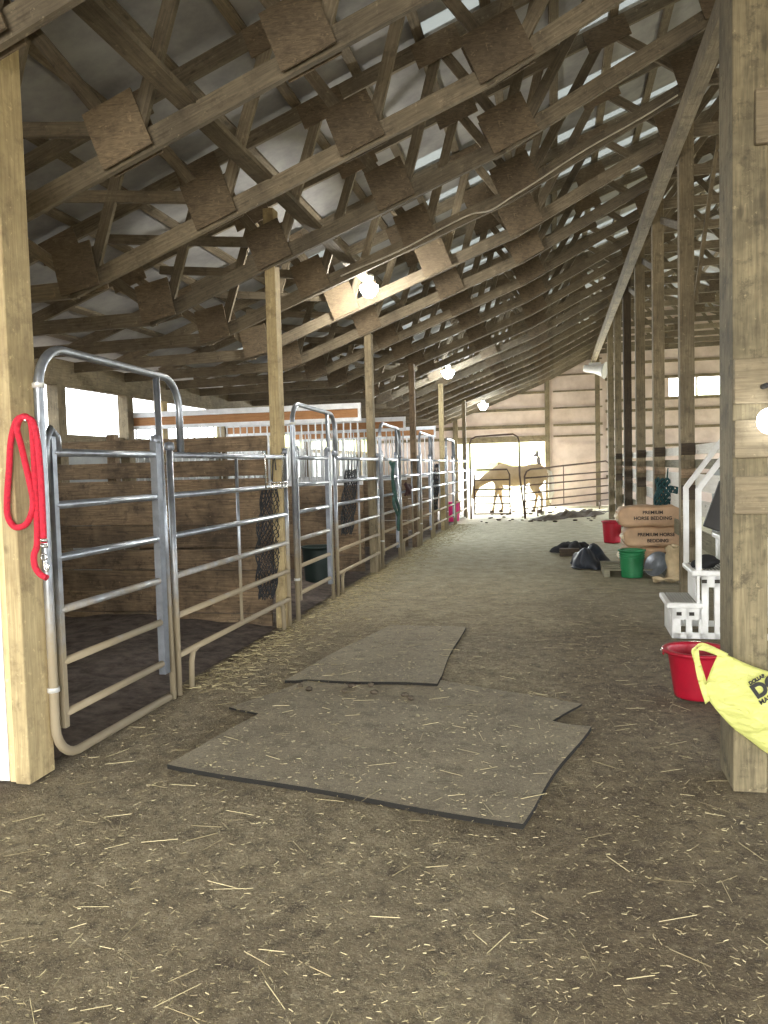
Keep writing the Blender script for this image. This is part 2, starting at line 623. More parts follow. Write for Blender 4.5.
def spline(pts, n=8):
    """Catmull-Rom through points."""
    P = [V(p) for p in pts]
    P = [P[0] * 2 - P[1]] + P + [P[-1] * 2 - P[-2]]
    out = []
    for i in range(1, len(P) - 2):
        for k in range(n):
            t = k / n
            a, b, c, d = P[i - 1], P[i], P[i + 1], P[i + 2]
            out.append(0.5 * ((2 * b) + (c - a) * t + (2 * a - 5 * b + 4 * c - d) * t * t + (3 * b - a - 3 * c + d) * t ** 3))
    out.append(P[-2])
    return out


def ray(px, py):
    c = V((px - 384, py - 512, FPX))
    return right * c.x + down * c.y + fwd * c.z


def at_y(px, py, y):
    r = ray(px, py)
    return r * (y / r.y) + V((0, 0, EYE))


def at_x(px, py, x):
    r = ray(px, py)
    return r * (x / r.x) + V((0, 0, EYE))


def at_z(px, py, z=0.0):
    r = ray(px, py)
    return r * ((z - EYE) / r.z) + V((0, 0, EYE))


def text(body, size, mat, parent, loc, rot, name='printed_lettering', bold=0.0):
    cu = bpy.data.curves.new(name, 'FONT')
    cu.body, cu.size, cu.align_x, cu.align_y = body, size, 'CENTER', 'CENTER'
    cu.extrude, cu.offset = 0.0015, bold
    tmp = bpy.data.objects.new(name + '_curve', cu)
    COL.objects.link(tmp)
    me = bpy.data.meshes.new_from_object(tmp.evaluated_get(bpy.context.evaluated_depsgraph_get()))
    bpy.data.objects.remove(tmp)
    me.materials.clear()
    me.materials.append(mat)
    o = bpy.data.objects.new(name, me)
    COL.objects.link(o)
    o.parent = parent
    o.location, o.rotation_euler = loc, rot
    return o


ORD = ['first', 'second', 'third', 'fourth', 'fifth', 'sixth', 'seventh', 'eighth', 'ninth', 'tenth', 'eleventh', 'twelfth', 'thirteenth',
       'fourteenth', 'fifteenth', 'sixteenth', 'seventeenth', 'eighteenth', 'nineteenth', 'twentieth', 'twenty-first', 'twenty-second', 'twenty-third', 'twenty-fourth']

# ------------------------------------------------------------------ setting: ground, roof, walls
XL, XR, Y0, YE = -6.4, 8.5, -5.0, 28.0
RIDGE = 3.5
T0, TS = 4.5, 1.28
TRUSS_Y = [T0 + TS * k for k in range(-2, 19)]


def roof_z(x):
    return 5.62 + 0.37 * x if x <= RIDGE else 5.62 + 0.37 * (2 * RIDGE - x)


m = MB()
n_x, n_y = 60, 130
P = []
for i in range(n_x + 1):
    row = []
    for j in range(n_y + 1):
        x = -7 + 16 * i / n_x
        y = -5 + 34 * j / n_y
        z = -0.012 + 0.006 * (math.sin(x * 3.1 + y * 1.7) + math.sin(x * 1.3 - y * 2.9 + 1))
        if y > 22:
            z += 0.0
        row.append((x, y, z))
    P.append(row)
m.grid(P)
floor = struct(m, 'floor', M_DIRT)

g = MB()
g.grid([[(-60, 28.9, -0.06), (-60, 120, -0.06)], [(60, 28.9, -0.06), (60, 120, -0.06)]])
struct(g, 'ground_outside', M_SAND)
for ga, gb, gc, gd in ((-60, -7, -60, 28.9), (9, 60, -60, 28.9), (-7, 9, -60, -5)):
    g = MB()
    g.grid([[(ga, gc, -0.06), (ga, gd, -0.06)], [(gb, gc, -0.06), (gb, gd, -0.06)]])
    struct(g, 'ground_beside', M_DIRT)  # unseen ground; near and right strips added to cut light from below

# roof: sheets in cells between purlins and trusses, some cells with a translucent strip
PUR = [RIDGE - 0.02 - 0.61 * 0.94 * k for k in range(0, 18)]
PUR = [x for x in PUR if x > XL - 0.3]
xs_left = sorted(PUR)
sheets, sky = MB(), MB()


def roof_quad(mb, xa, xb, ya, yb, dz):
    p = [(xa, ya, roof_z(xa) + dz), (xb, ya, roof_z(xb) + dz), (xb, yb, roof_z(xb) + dz), (xa, yb, roof_z(xa) + dz)]
    q = [(x, y, z + 0.012) for x, y, z in p]
    mb.hexa(p + q)


edges_x = [XL - 0.6] + xs_left
rx = sorted({round(2 * RIDGE - x, 4) for x in xs_left if 2 * RIDGE - x < XR})
edges_all = edges_x + [x for x in rx if x > RIDGE] + [XR + 0.5]
rr = random.Random(5)
ys = [Y0] + TRUSS_Y + [YE + 0.3]
for j in range(len(ys) - 1):
    ya, yb = ys[j], ys[j + 1]
    for i in range(len(edges_all) - 1):
        xa, xb = edges_all[i], edges_all[i + 1]
        xm = (xa + xb) / 2
        has = j > 1 and ((-1.75 < xm < 4.5 and rr.random() < 0.78) or rr.random() < (0.04 if xm < 0 and j < 8 else 0.12))
        if j < 5 and xm < -1.15:
            has = False
        if has:
            w = rr.uniform(0.16, 0.26)
            roof_quad(sheets, xa, xb, ya, yb - w, 0.04)
            roof_quad(sky, xa, xb, yb - w, yb, 0.04)
        else:
            roof_quad(sheets, xa, xb, ya, yb, 0.04)
struct(sheets, 'ceiling', M_ROOF)
struct(sky, 'skylight', M_SKYLIGHT)

for x in xs_left + [q for q in rx if q > RIDGE + 0.1]:
    z = roof_z(x)
    pm = MB()
    pm.beam((x, Y0, z + 0.018), (x, YE, z + 0.018), 0.09, 0.038, up=(-0.35 if x < RIDGE else 0.35, 0, 1))
    struct(pm, 'purlin', W_TRUSS)

# end wall with door opening
DX0, DX1, DZ = -3.38, -0.34, 2.28
END = YE


def wall_piece(mb, xa, xb, za, zb_fn, step=0.6):
    n = max(1, int(abs(xb - xa) / step))
    for i in range(n):
        a, b = xa + (xb - xa) * i / n, xa + (xb - xa) * (i + 1) / n
        p = [(a, END, za), (b, END, za), (b, END + 0.05, za), (a, END + 0.05, za),
             (a, END, zb_fn(a)), (b, END, zb_fn(b)), (b, END + 0.05, zb_fn(b)), (a, END + 0.05, zb_fn(a))]
        mb.hexa(p, off=0)


w = MB()
rz = lambda x: roof_z(x) + 0.03
wall_piece(w, XL, DX0, 0, rz)
wall_piece(w, DX0, DX1, DZ, rz)
wall_piece(w, DX1, 3.75, 0, rz)
WZ0, WZ1 = 3.62, 4.22
wall_piece(w, 3.75, 6.3, 0, lambda x: WZ0)
wall_piece(w, 3.75, 6.3, WZ1, rz)
wall_piece(w, 6.3, XR, 0, rz)
struct(w, 'wall_end', M_WALL)
k = 0
for z, h in ((2.42, 0.10), (2.80, 0.12), (3.38, 0.09), (3.95, 0.09), (4.5, 0.09), (5.0, 0.09)):
    x0 = max(XL, (z + 0.25 - 5.62) / 0.37)
    gm = MB().box(x0, -0.32, END - 0.05, END, z - h / 2, z + h / 2, 'x')
    k += 1
    if x0 < -0.6:
        struct(gm, 'trim_%d' % k, W_POST)
    gm = MB().box(-0.04, 1.6, END - 0.05, END, z - h / 2 + 0.02, z + h / 2 - 0.02, 'x')
    k += 1
    struct(gm, 'trim_%d' % k, W_POST)
for z in (2.14, 1.6, 0.95, 0.35):
    k += 1
    struct(MB().box(-0.04, 1.6, END - 0.04, END, z - 0.045, z + 0.045, 'x'), 'trim_%d' % k, M_WALL)
for z in (1.0, 2.0, 2.6, 3.2, 3.56, 4.28, 4.8, 5.3):
    k += 1
    struct(MB().box(1.7, XR, END - 0.05, END, z - 0.045, z + 0.045, 'x'), 'trim_%d' % k, W_POST)
k += 1
struct(MB().box(DX0, -0.32, END - 0.07, END, DZ - 0.03, DZ + 0.12, 'x'), 'trim_%d' % k, W_POST)
for xx in (-0.32, DX0 - 0.12):
    k += 1
    struct(MB().box(xx, xx + 0.16, END - 0.16, END, 0, roof_z(xx) - 0.1, 'z'), 'trim_%d' % k, W_POST)
k += 1
struct(MB().box(4.6, 4.66, END - 0.02, END + 0.03, WZ0, WZ1), 'window_1', W_WHITE)

# left outer wall: sill wall, header, open band between
HZ0, HZ1, SZ = 2.68, 3.02, 1.98
struct(MB().box(XL - 0.05, XL, Y0, YE, 0, 1.95, 'y'), 'wall_left', M_GREYMETAL)
k += 1
struct(MB().box(XL - 0.02, XL + 0.06, 3.6, YE, 1.95, 2.05, 'y'), 'trim_%d' % k, W_POST)
k += 1
struct(MB().box(XL - 0.02, XL + 0.10, 3.6, YE, HZ0, HZ1, 'y'), 'trim_%d' % k, W_POST)
for i, y in enumerate((5.4, 7.3, 9.15, 10.85, 11.95, 14.4, 17.0, 19.8, 22.6, 25.4)):
    k += 1
    struct(MB().box(XL - 0.02, XL + 0.14, y, y + 0.17, 0, HZ0, 'z'), 'trim_%d' % k, W_POSTNEW if i in (4, 6) else W_POST)
# right outer wall
w = MB()
w.box(XR, XR + 0.05, Y0, YE, 2.6, roof_z(XR), 'y')
w.box(XR, XR + 0.05, Y0, YE, 0, 0.5, 'y')
struct(w, 'wall_right', M_GREYMETAL)
w = MB()
for xa in np.arange(XL, XR, 0.6):
    xb = min(xa + 0.6, XR)
    zl = 3.0 if (-4.2 < xa + .3 < 3.2) else 0.0
    w.hexa([(xa, Y0, zl), (xb, Y0, zl), (xb, Y0 + .05, zl), (xa, Y0 + .05, zl), (xa, Y0, rz(xa)), (xb, Y0, rz(xb)), (xb, Y0 + .05, rz(xb)), (xa, Y0 + .05, rz(xa))])
struct(w, 'wall_near_skyblock', M_WALL)  # unseen gable wall with doorway, added to keep sky light off the roof
# transverse board wall at the near left, outside the stalls
w = MB()
for z in np.arange(0.0, 3.2, 0.2):
    w.box(XL, -2.70, 3.42, 3.45, z, z + 0.19, 'x')
struct(w, 'wall_near_left', W_CREAM)
k += 1
struct(MB().box(-2.735, -2.655, 3.34, 3.42, 0.0, 2.45, 'z'), 'trim_%d' % k, W_WHITE)

# trees and hedge outside the end door
for i, (x, y, h, r) in enumerate(((-10.5, 48, 6.5, 3.2), (-3.4, 50, 7.5, 3.4), (6.9, 47, 6.0, 3.0), (-19.5, 52, 8, 3.6))):
    t = thing('leafy_tree', ['pale leafy tree outside, seen at the end door beside the horse neck', 'pale leafy tree outside straight behind the palomino horse',
                             'pale leafy tree outside beyond the white horse head', 'pale leafy tree outside, farthest from the end wall'][i], 'tree', (x, y, -0.06), 0, 'trees beyond the end door')
    MB().tube([(0, 0, 0), (0.1, 0, h * .3), (0, 0.1, h * .6)], [.22, .18, .1], 8).build('trunk', M_TRUNK, t)
    c = MB()
    for q in range(26):
        a, b2 = random.uniform(0, 2 * PI), random.uniform(-0.6, 1)
        rad = r * random.uniform(0.35, 0.8)
        c.ellipsoid((rad * math.cos(a), rad * math.sin(a), h * .48 + b2 * h * .30 - (0.16 * h if q % 2 else 0)), (r * .42, r * .42, r * .34), 9, 6)
    c.build('crown', M_LEAF, t)

# ------------------------------------------------------------------ roof trusses
BC = [(-6.35, 2.88), (-3.75, 2.92), (-0.4, 4.17), (1.45, 5.10), (5.55, 5.16), (8.3, 4.2)]
BCT, BCH = 0.040, 0.135


def bc_z(x):
    for (xa, za), (xb, zb) in zip(BC, BC[1:]):
        if xa <= x <= xb:
            return za + (zb - za) * (x - xa) / (xb - xa)
    return BC[-1][1]


def make_truss():
    t = thing('roof_truss', '', 'truss', (0, 0, 0), 0, 'roof trusses over the aisle')
    rnd = random.Random(3)
    for (xa, za), (xb, zb) in zip(BC, BC[1:]):
        d = V((xb - xa, 0, zb - za)).normalized()
        nrm = V((-d.z, 0, d.x)) * (BCH / 2)
        e = 0.03
        MB().beam(V((xa, 0, za)) + nrm - d * e, V((xb, 0, zb)) + nrm + d * e, BCT, BCH).build('bottom_chord', W_TRUSS, t)
    for xa, xb in ((XL, RIDGE), (RIDGE, XR)):
        dz = -0.075
        MB().beam((xa, 0, roof_z(xa) + dz), (xb, 0, roof_z(xb) + dz), BCT, 0.135).build('top_chord', W_TRUSS, t)
    bn = [-3.66, -2.48, -1.33, -0.28, 1.4, 3.5, 5.5]
    tn = [-4.7, -3.2, -2.0, -0.95, 0.55, 2.4, 4.6]
    yo = 0.041

    def web(a, b, s):
        MB().beam((a[0], s * yo, a[1]), (b[0], s * yo, b[1]), 0.038, 0.089).build('web', W_TRUSS, t)
    for i, x in enumerate(bn):
        z = bc_z(x) + 0.09
        s = 1 if i % 2 else -1
        web((x - .03, z), (tn[i], roof_z(tn[i]) - 0.1), s)
        if i + 1 < len(tn):
            web((x + .03, z), (tn[i + 1], roof_z(tn[i + 1]) - 0.1), -s)
    web((-2.62, 3.62), (-4.35, 3.80), 1)
    web((-0.4, 4.32), (-0.1, roof_z(-0.1) - 0.1), 1)
    PW, PH = 0.35, 0.36

    def plate(x, z, ang, w, h, s):
        y0, y1 = (0.06, 0.073) if s > 0 else (-0.073, -0.06)
        ca, sa = math.cos(ang), math.sin(ang)
        c4 = [(-w / 2, -h / 2), (w / 2, -h / 2), (w / 2, h / 2), (-w / 2, h / 2)]
        pts = [(x + a * ca - b * sa, z + a * sa + b * ca) for a, b in c4]
        mb = MB()
        mb.hexa([(px_, y0, pz) for px_, pz in pts][::-1] + [(px_, y1, pz) for px_, pz in pts][::-1], off=0)
        # grain across the sheet
        u0, v0 = rnd.uniform(0, 9), rnd.uniform(0, 9)
        for fi in range(len(mb.f)):
            mb.uv[fi] = [(u0 + (mb.v[q][0] - x), v0 + (mb.v[q][2] - z)) for q in mb.f[fi]]
        mb.build('gusset_plate', W_PLY, t)
    for i, x in enumerate(bn):
        ang = [0.2, 0.36, 0.36, 0.42, 0.3, 0.0, -0.2][i]
        z = bc_z(x)
        nx, nz = -math.sin(ang), math.cos(ang)
        for s in (-1, 1):
            if s == 1 and i > 3:
                continue
            plate(x + nx * 0.19, z + nz * 0.19, ang, PW + (0.06 if i == 3 else 0), PH, s)
    for i, x in enumerate(tn[:6]):
        plate(x, roof_z(x) - 0.15, 0.355, 0.42, 0.22, -1)
    # packing between web and chord so that the plates sit flat on the joint
    return t


tr0 = make_truss()
for i, y in enumerate(TRUSS_Y):
    lab = 'timber roof truss with plywood gusset plates, %s from the near end of the barn' % ORD[i]
    if i == 0:
        tr0.location = (0, y, 0)
        tr0['label'] = lab
    else:
        dup(tr0, (0, y, 0), lab)

# lengthwise runner nailed on top of the bottom chords
x = -2.12
rb = MB().beam((x, 1.9, bc_z(x) + 0.175), (x, 9.3, bc_z(x) + 0.175), 0.14, 0.038).build('runner_board', W_TRUSS)
tag(rb, 'long flat runner board laid lengthwise over the nearest bottom chords, ending above the near bulb', 'board')
# ------------------------------------------------------------------ posts
PLX = -2.55
LPY = [7.05, 10.95, 14.4, 18.2, 22.9]
names = ['with yellow lit edge between the two nearest stall fronts', 'by the second stall front, where the barred partition with the orange board ends',
         'standing between the second and third bow gates from the far hinge', 'pale yellow, just before the far barred partition', 'at the near jamb of the end door opening, hiding the horse head']
names[2] = 'brown, standing just past the third bow gate along the stalls'
for i, y in enumerate(LPY):
    b = MB().box(PLX - 0.06, PLX + 0.04, y, y + 0.14, 0, bc_z(PLX) + (0.55 if i == 0 else 0.02), 'z')
    o = b.build('timber_post', [W_POSTNEW, W_POST, W_PLANK, W_POSTNEW, W_POST][i], bevel=0.006)
    tag(o, 'timber post ' + names[i], 'post', 'posts along the stall fronts')

# near left post (two boards thick, yellow) and near right post
t = thing('timber_post', 'yellow timber post with the red lead rope, at the near corner of the first stall', 'post', (-2.57, 3.36, 0))
MB().box(-0.03, 0.05, -0.05, 0.15, 0, 3.6, 'z').build('post', W_POSTNEW, t, bevel=0.006)
MB().box(-0.075, -0.03, -0.03, 0.06, 0, 2.6, 'z').build('face_board', W_CREAM, t, bevel=0.004)
RPX = 0.765
t = thing('timber_post', 'thick weathered timber post behind the yellow shopping bag', 'post', (RPX, 3.73, 0))
MB().box(0, 0.145, 0, 0.29, 0, 5.0, 'z').build('post', W_POSTR, t, bevel=0.008)
for i, (za, zb, x0, x1) in enumerate(((1.735, 1.93, 0.0, 1.1), (1.50, 1.665, 0.0, 1.1), (1.255, 1.42, 0.0, 1.1), (2.83, 3.06, 0.085, 1.1))):
    o = MB().box(RPX + x0, RPX + x1, 3.695, 3.728, za, zb, 'x').build('fence_board', W_POST, bevel=0.006)
    tag(o, 'weathered board nailed across the near thick post, %s' % ['topmost of the lower three', 'middle of the lower three', 'lowest of the three, with nail holes', 'high up beside the beams'][i], 'board', 'boards nailed on the near thick post')

# ridge posts
RX = 1.35
RPY = [9.2, 11.6, 14.0, 16.4, 18.8, 21.2, 27.6]
for i, y in enumerate(RPY):
    b = MB().box(RX, RX + 0.15, y, y + 0.15, 0, 5.16, 'z')
    o = b.build('timber_post', W_POSTDARK if i == 3 else W_POST, bevel=0.006)
    tag(o, ('dark brown ' if i == 3 else 'tall grey brown ') + 'post under the ridge beam, %s counted from the mounting steps' % ORD[i], 'post', 'posts under the ridge beam')
rbm = MB().box(1.21, 1.335, 5.0, 27.9, 4.72, 4.9, 'y').build('ridge_beam', W_POST, bevel=0.005)
tag(rbm, 'long sloping-looking timber beam fixed along the tops of the tall posts', 'beam')
for i in range(3):
    y = RPY[i]
    o = MB().beam((RX + 0.11, y + 0.2, 4.05 + .1 * i), (RX + 0.11, y + 2.3, 4.75 + .05 * i), 0.038, 0.089).build('knee_brace', W_TRUSS)
    tag(o, 'slanting timber brace between the %s and %s tall ridge posts' % (ORD[i], ORD[i + 1]), 'brace', 'braces between the ridge posts')
a, b = at_y(718, 150, 9.6), at_y(695, 302, 9.6)
o = MB().beam(a + V((0.08, 0.2, 0.5)), b, 0.04, 0.07, up=(0, 1, 0)).build('slant_brace', W_POST)
tag(o, 'thin slanting brace hanging beside the nearest tall ridge post', 'brace')

# white and grey board rows behind the ridge posts
rows = [(1.555, 1.66, W_WHITE), (1.40, 1.50, W_GREY), (1.16, 1.34, W_WHITE), (0.90, 1.06, W_WHITE), (0.55, 0.74, W_GREY), (0.2, 0.4, W_GREY)]
for j, (za, zb, mt) in enumerate(rows):
    o = MB().box(RX + 0.155, RX + 0.18, 7.6, 21.4, za, zb, 'y').build('fence_board', mt, bevel=0.003)
    tag(o, '%s fence board behind the tall ridge posts, %s row from the top' % ('white' if mt is W_WHITE else 'weathered grey', ORD[j]), 'board', 'fence boards behind the ridge posts')
for i, y in enumerate(RPY[:5]):
    for j, (za, zb) in enumerate(((1.55, 1.68), (1.30, 1.40), (1.06, 1.22))):
        o = MB().box(RX + 0.003, RX + 0.15, y - 0.032, y - 0.001, za, zb, 'x').build('spacer_block', W_POSTDARK if j != 1 else W_PLANK, bevel=0.003)
        tag(o, 'brown wooden block on the front of the %s tall ridge post, %s' % (ORD[i], ['uppermost', 'middle', 'lowest'][j] + ' of three'), 'block', 'blocks on the ridge posts')

# ------------------------------------------------------------------ stall partitions
prt = thing('plank_partition', 'partition of horizontal brown planks between the first and second stalls', 'partition', (0, 7.15, 0))
zs = [(1.69, 1.835), (1.455, 1.61), (1.235, 1.43), (0.99, 1.225), (0.765, 0.985), (0.545, 0.74), (0.335, 0.535), (0.12, 0.33), (0.0, 0.11)]
for za, zb in zs:
    MB().box(XL + 0.1, PLX - 0.14, 0, 0.04, za, zb, 'x').build('plank', W_PLANK, prt, bevel=0.004)
for xx in (-4.4, -6.0):
    MB().box(xx, xx + 0.09, 0.045, 0.13, 0, 1.9, 'z').build('batten', W_PLANK, prt)


def grille(y, x0, x1, name, bars=True):
    t = thing('barred_partition', name, 'partition', (0, y, 0), 0, 'barred stall partitions')
    MB().box(x0, x1, -0.02, 0.03, 2.35, 2.43, 'x').build('top_channel', M_WHITEMETAL, t)
    MB().box(x0, x1, -0.02, 0.03, 2.17, 2.225, 'x').build('middle_channel', M_WHITEMETAL, t)
    MB().box(x0, x1, 0.0, 0.02, 2.225, 2.35, 'x').build('header_board', W_ORANGE, t)
    MB().box(x1 - 0.04, x1, -0.02, 0.03, 2.225, 2.35, 'z').build('end_channel', M_WHITEMETAL, t)
    MB().box(x0, x1, -0.02, 0.03, 1.26, 1.32, 'x').build('sill_channel', M_WHITEMETAL, t)
    n = int((x1 - x0) / 0.105)
    for i in range(n):
        x = x0 + (i + 0.5) * (x1 - x0) / n
        MB().tube([(x, 0.005, 1.31), (x, 0.005, 2.18)], 0.011, 8).build('bar', M_WHITEMETAL, t)
    z = 0.0
    for h in (0.24, 0.26, 0.25, 0.25, 0.24):
        MB().box(x0, x1, 0, 0.04, z + 0.01, z + h, 'x').build('plank', W_PLANK, t, bevel=0.004)
        z += h
    return t


grille(11.02, XL + 0.12, PLX - 0.15, 'white barred partition with orange header board, behind the second bow gate')
grille(14.47, XL + 0.12, PLX - 0.15, 'white barred partition with orange header board, behind the third bow gate')
grille(18.27, XL + 0.12, PLX - 0.15, 'white barred partition with orange header board, farthest along the stalls')

for q, (ya, yb, lb) in enumerate(((3.5, 7.12, 'dark damp bedding on the floor of the nearest stall'), (7.32, 10.9, 'dark bedding on the floor of the second stall'))):
    P = []
    for i in range(31):
        row = []
        for j in range(25):
            x, y = -6.3 + 3.68 * i / 30, ya + (yb - ya) * j / 24
            h = .10 * min(1, (-2.62 - x) / .9) * (.8 + .2 * math.sin(3 * x + 2 * y)) + .02 * math.sin(9 * x + 4 * y) * math.sin(7 * y - 3 * x) * min(1, (-2.62 - x) / .3)
            row.append((x, y, h - .004))
        P.append(row)
    tag(MB().grid(P).build('stall_bedding', M_BED), lb, 'bedding', None, 'stuff')

# ------------------------------------------------------------------ bow gates and tube panels along the left side
GX = -2.5
RZ = [0.27, 0.54, 0.81, 1.08, 1.35, 1.62]
TR = 0.021


def bow_gate(y0, L, label, sag=0.0, foot=True):
    """Hooped walk-through frame with its swinging leaf; y0 hinge side, runs along +y."""
    t = thing('bow_gate', label, 'gate', (GX, y0, 0), 0, 'bow gates along the stall fronts')
    Y1 = L * 1.19
    R = 0.21
    top = 2.15
    pts = [V((0, 0.24, 0.045))] if foot else []
    pts += arc((R, 0.25), R, -PI / 2 - 0.0, -PI, 6)[:0]
    pts += [V((0, 0.02 + 0.19 * (1 - math.cos(a)), 0.045 + 0.19 * (1 - math.sin(a)))) for a in np.linspace(PI / 2, 0.0, 7)] if foot else [V((0, 0.02, 0.0))]
    pts += arc((0.02 + R, top - R), R, PI, PI / 2, 8)
    pts += arc((Y1 - R, top - 0.02 - R), R, PI / 2, 0, 8)
    pts += [V((0, Y1, 1.64))]
    if foot:
        pts = [V((0, L * 0.95, 0.03))] + pts[1:]
    MB().tube(pts, 0.024, 12).build('bow_frame', M_STEEL, t)
    MB().tube([(0, L, 0.0), (0, L - 0.06, 2.12)], 0.021, 10).build('latch_upright', M_STEEL, t)
    # leaf
    lf = MB().box(-0.018, 0.018, 0.08, 0.115, 0.2, 1.70, 'z').build('hinge_stile', M_STEEL, t)
    MB().tube([(0, 0.045, 1.42), (0, 0.06, 1.68), (0, 0.10, 1.74), (0, 0.15, 1.70), (0, 0.155, 1.62)], 0.02, 10).build('stile_hook', M_STEEL, t)
    MB().box(-0.022, 0.022, L - 0.14, L - 0.075, 0.2, 1.70, 'z').build('latch_stile', M_STEELFLAT, t)
    MB().lathe([(0.03, -0.02), (0.034, 0), (0.03, 0.03), (0.0, 0.04)], (0, L - 0.1, 1.71), 14).build('stile_cap', M_STEELFLAT, t)
    for z in RZ:
        MB().tube([(0, 0.10, z), (0, L - 0.09, z)], 0.021, 10).build('rail', M_STEEL, t)
    for z in (1.95, 0.42):
        MB().lathe([(0.031, -0.012), (0.031, 0.012)], (0, 0.02, z), 14).build('pipe_strap', M_STRAP, t)
    return t


def tube_panel(y0, y1, label, stays):
    t = thing('tube_panel', label, 'panel', (GX, y0, 0), 0, 'tube panels along the stall fronts')
    L = y1 - y0
    for yy in (0.0, L):
        MB().tube([(0, yy, 0.0), (0, yy, 1.66)], 0.022, 10).build('upright', M_STEEL, t)
        MB().lathe([(0.03, 0.0), (0.034, 0.02), (0.03, 0.05), (0.0, 0.06)], (0, yy, 1.65), 12).build('upright_cap', M_STEELFLAT, t)
    for z in RZ:
        MB().tube([(0, 0, z), (0, L, z)], 0.021, 10).build('rail', M_STEEL, t)
    for yy in stays:
        MB().tube([(0.0, yy, 0.27), (0.0, yy, 1.62)], 0.014, 8).build('stay', M_STEEL, t)
    for yy, s in ((0.20, 1), (L - 0.17, -1)):
        MB().tube([(0, yy + 0.12 * s, 0.27), (0, yy + 0.03 * s, 0.25), (0, yy, 0.18), (0, yy - 0.01 * s, 0.0)], 0.02, 10).build('leg', M_STEEL, t)
    return t


bow_gate(3.48, 1.28, 'galvanised bow gate nearest to the camera, beside the red lead rope', foot=True)
tube_panel(4.84, 7.12, 'six-rail galvanised panel between the nearest bow gate and the yellow-edged post', [1.12])
gy = [7.36, 11.3, 14.75, 18.5]
gl = ['second bow gate along the stalls, just past the yellow-edged post', 'third bow gate along the stalls, with the green rope', 'fourth bow gate along the stalls, by the dark stile', 'farthest bow gate along the stalls, by the pink bucket']
pl = ['panel with the second black hay net hung on its rails', 'panel past the green rope gate', 'panel with the dark net before the pink bucket', 'last panel before the end door gate']
py_end = [11.1, 14.55, 18.3, 22.7]
for i in range(4):
    bow_gate(gy[i], 1.30, 'galvanised ' + gl[i], foot=False)
    tube_panel(gy[i] + 1.50, py_end[i], 'galvanised six-rail ' + pl[i], [1.1])

# ------------------------------------------------------------------ far oblique bow gate and panel (brown tubes)
A, B = V((-2.31, 22.05, 0)), V((-0.95, 21.9, 0))
C2, D2 = V((-0.83, 22.25, 0)), V((1.72, 26.5, 0))


def lerp(a, b, s):
    return a + (b - a) * s


t = thing('bow_gate', 'brown tube bow gate with a low leaf, across the far aisle before the horse', 'gate', A, 0)
d = B - A
UPZ = V((0, 0, 1))
hoop = [V((0, 0, 0)), V((0, 0, 2.1)), V((0, 0, 2.1)) + d * .03 + UPZ * .12, d * .12 + UPZ * 2.28, d * .88 + UPZ * 2.32, d * .97 + UPZ * 2.24, d + UPZ * 2.12, d * 1.0 + UPZ * 1.2, d * 1.1]
MB().tube(hoop, 0.026, 8).build('bow_frame', M_BROWNTUBE, t)
l0, l1 = d * .08, d * .80
lift = UPZ * 0.12
pts = [l0 + lift, l0 + UPZ * 1.22, l0 + d * .05 + UPZ * 1.36, l1 - d * .05 + UPZ * 1.36, l1 + UPZ * 1.22, l1 + lift]
lfr = MB().tube(pts, 0.024, 8).build('leaf_frame', M_BROWNTUBE, t)
for z in (0.14, 0.42, 0.62, 0.82, 1.08):
    MB().tube([l0 + UPZ * z, l1 + UPZ * z], 0.02, 8).build('rail', M_BROWNTUBE, t)
t = thing('tube_panel', 'brown six-rail tube panel slanting back to the tall posts beside the horse tail', 'panel', C2, 0)
d = D2 - C2
pts = [V((0, 0, 0)), UPZ * 1.15, d * .02 + UPZ * 1.28, d * .06 + UPZ * 1.34, d * .95 + UPZ * 1.52, d * .985 + UPZ * 1.46, d + UPZ * 1.3, d]
MB().tube(pts, 0.026, 8).build('panel_frame', M_BROWNTUBE, t)
for z in (0.26, 0.46, 0.68, 0.90, 1.1):
    MB().tube([UPZ * z, d + UPZ * (z * 1.08)], 0.022, 8).build('rail', M_BROWNTUBE, t)
MB().tube([d * .42 + UPZ * .27, d * .42 + UPZ * 1.43], 0.014, 8).build('stay', M_BROWNTUBE, t)
for s in (0.13, 0.86):
    MB().tube([d * s + UPZ * .27, d * s], 0.02, 8).build('leg', M_BROWNTUBE, t)

# ------------------------------------------------------------------ horses


def remeshed(mb, name, mat, parent, voxel=0.028, smooth=8):
    o = mb.build(name, mat, parent)
    r = o.modifiers.new('remesh', 'REMESH')
    r.mode, r.voxel_size, r.use_smooth_shade = 'VOXEL', voxel, True
    s = o.modifiers.new('smooth', 'SMOOTH')
    s.iterations, s.factor = smooth, 0.5
    return o


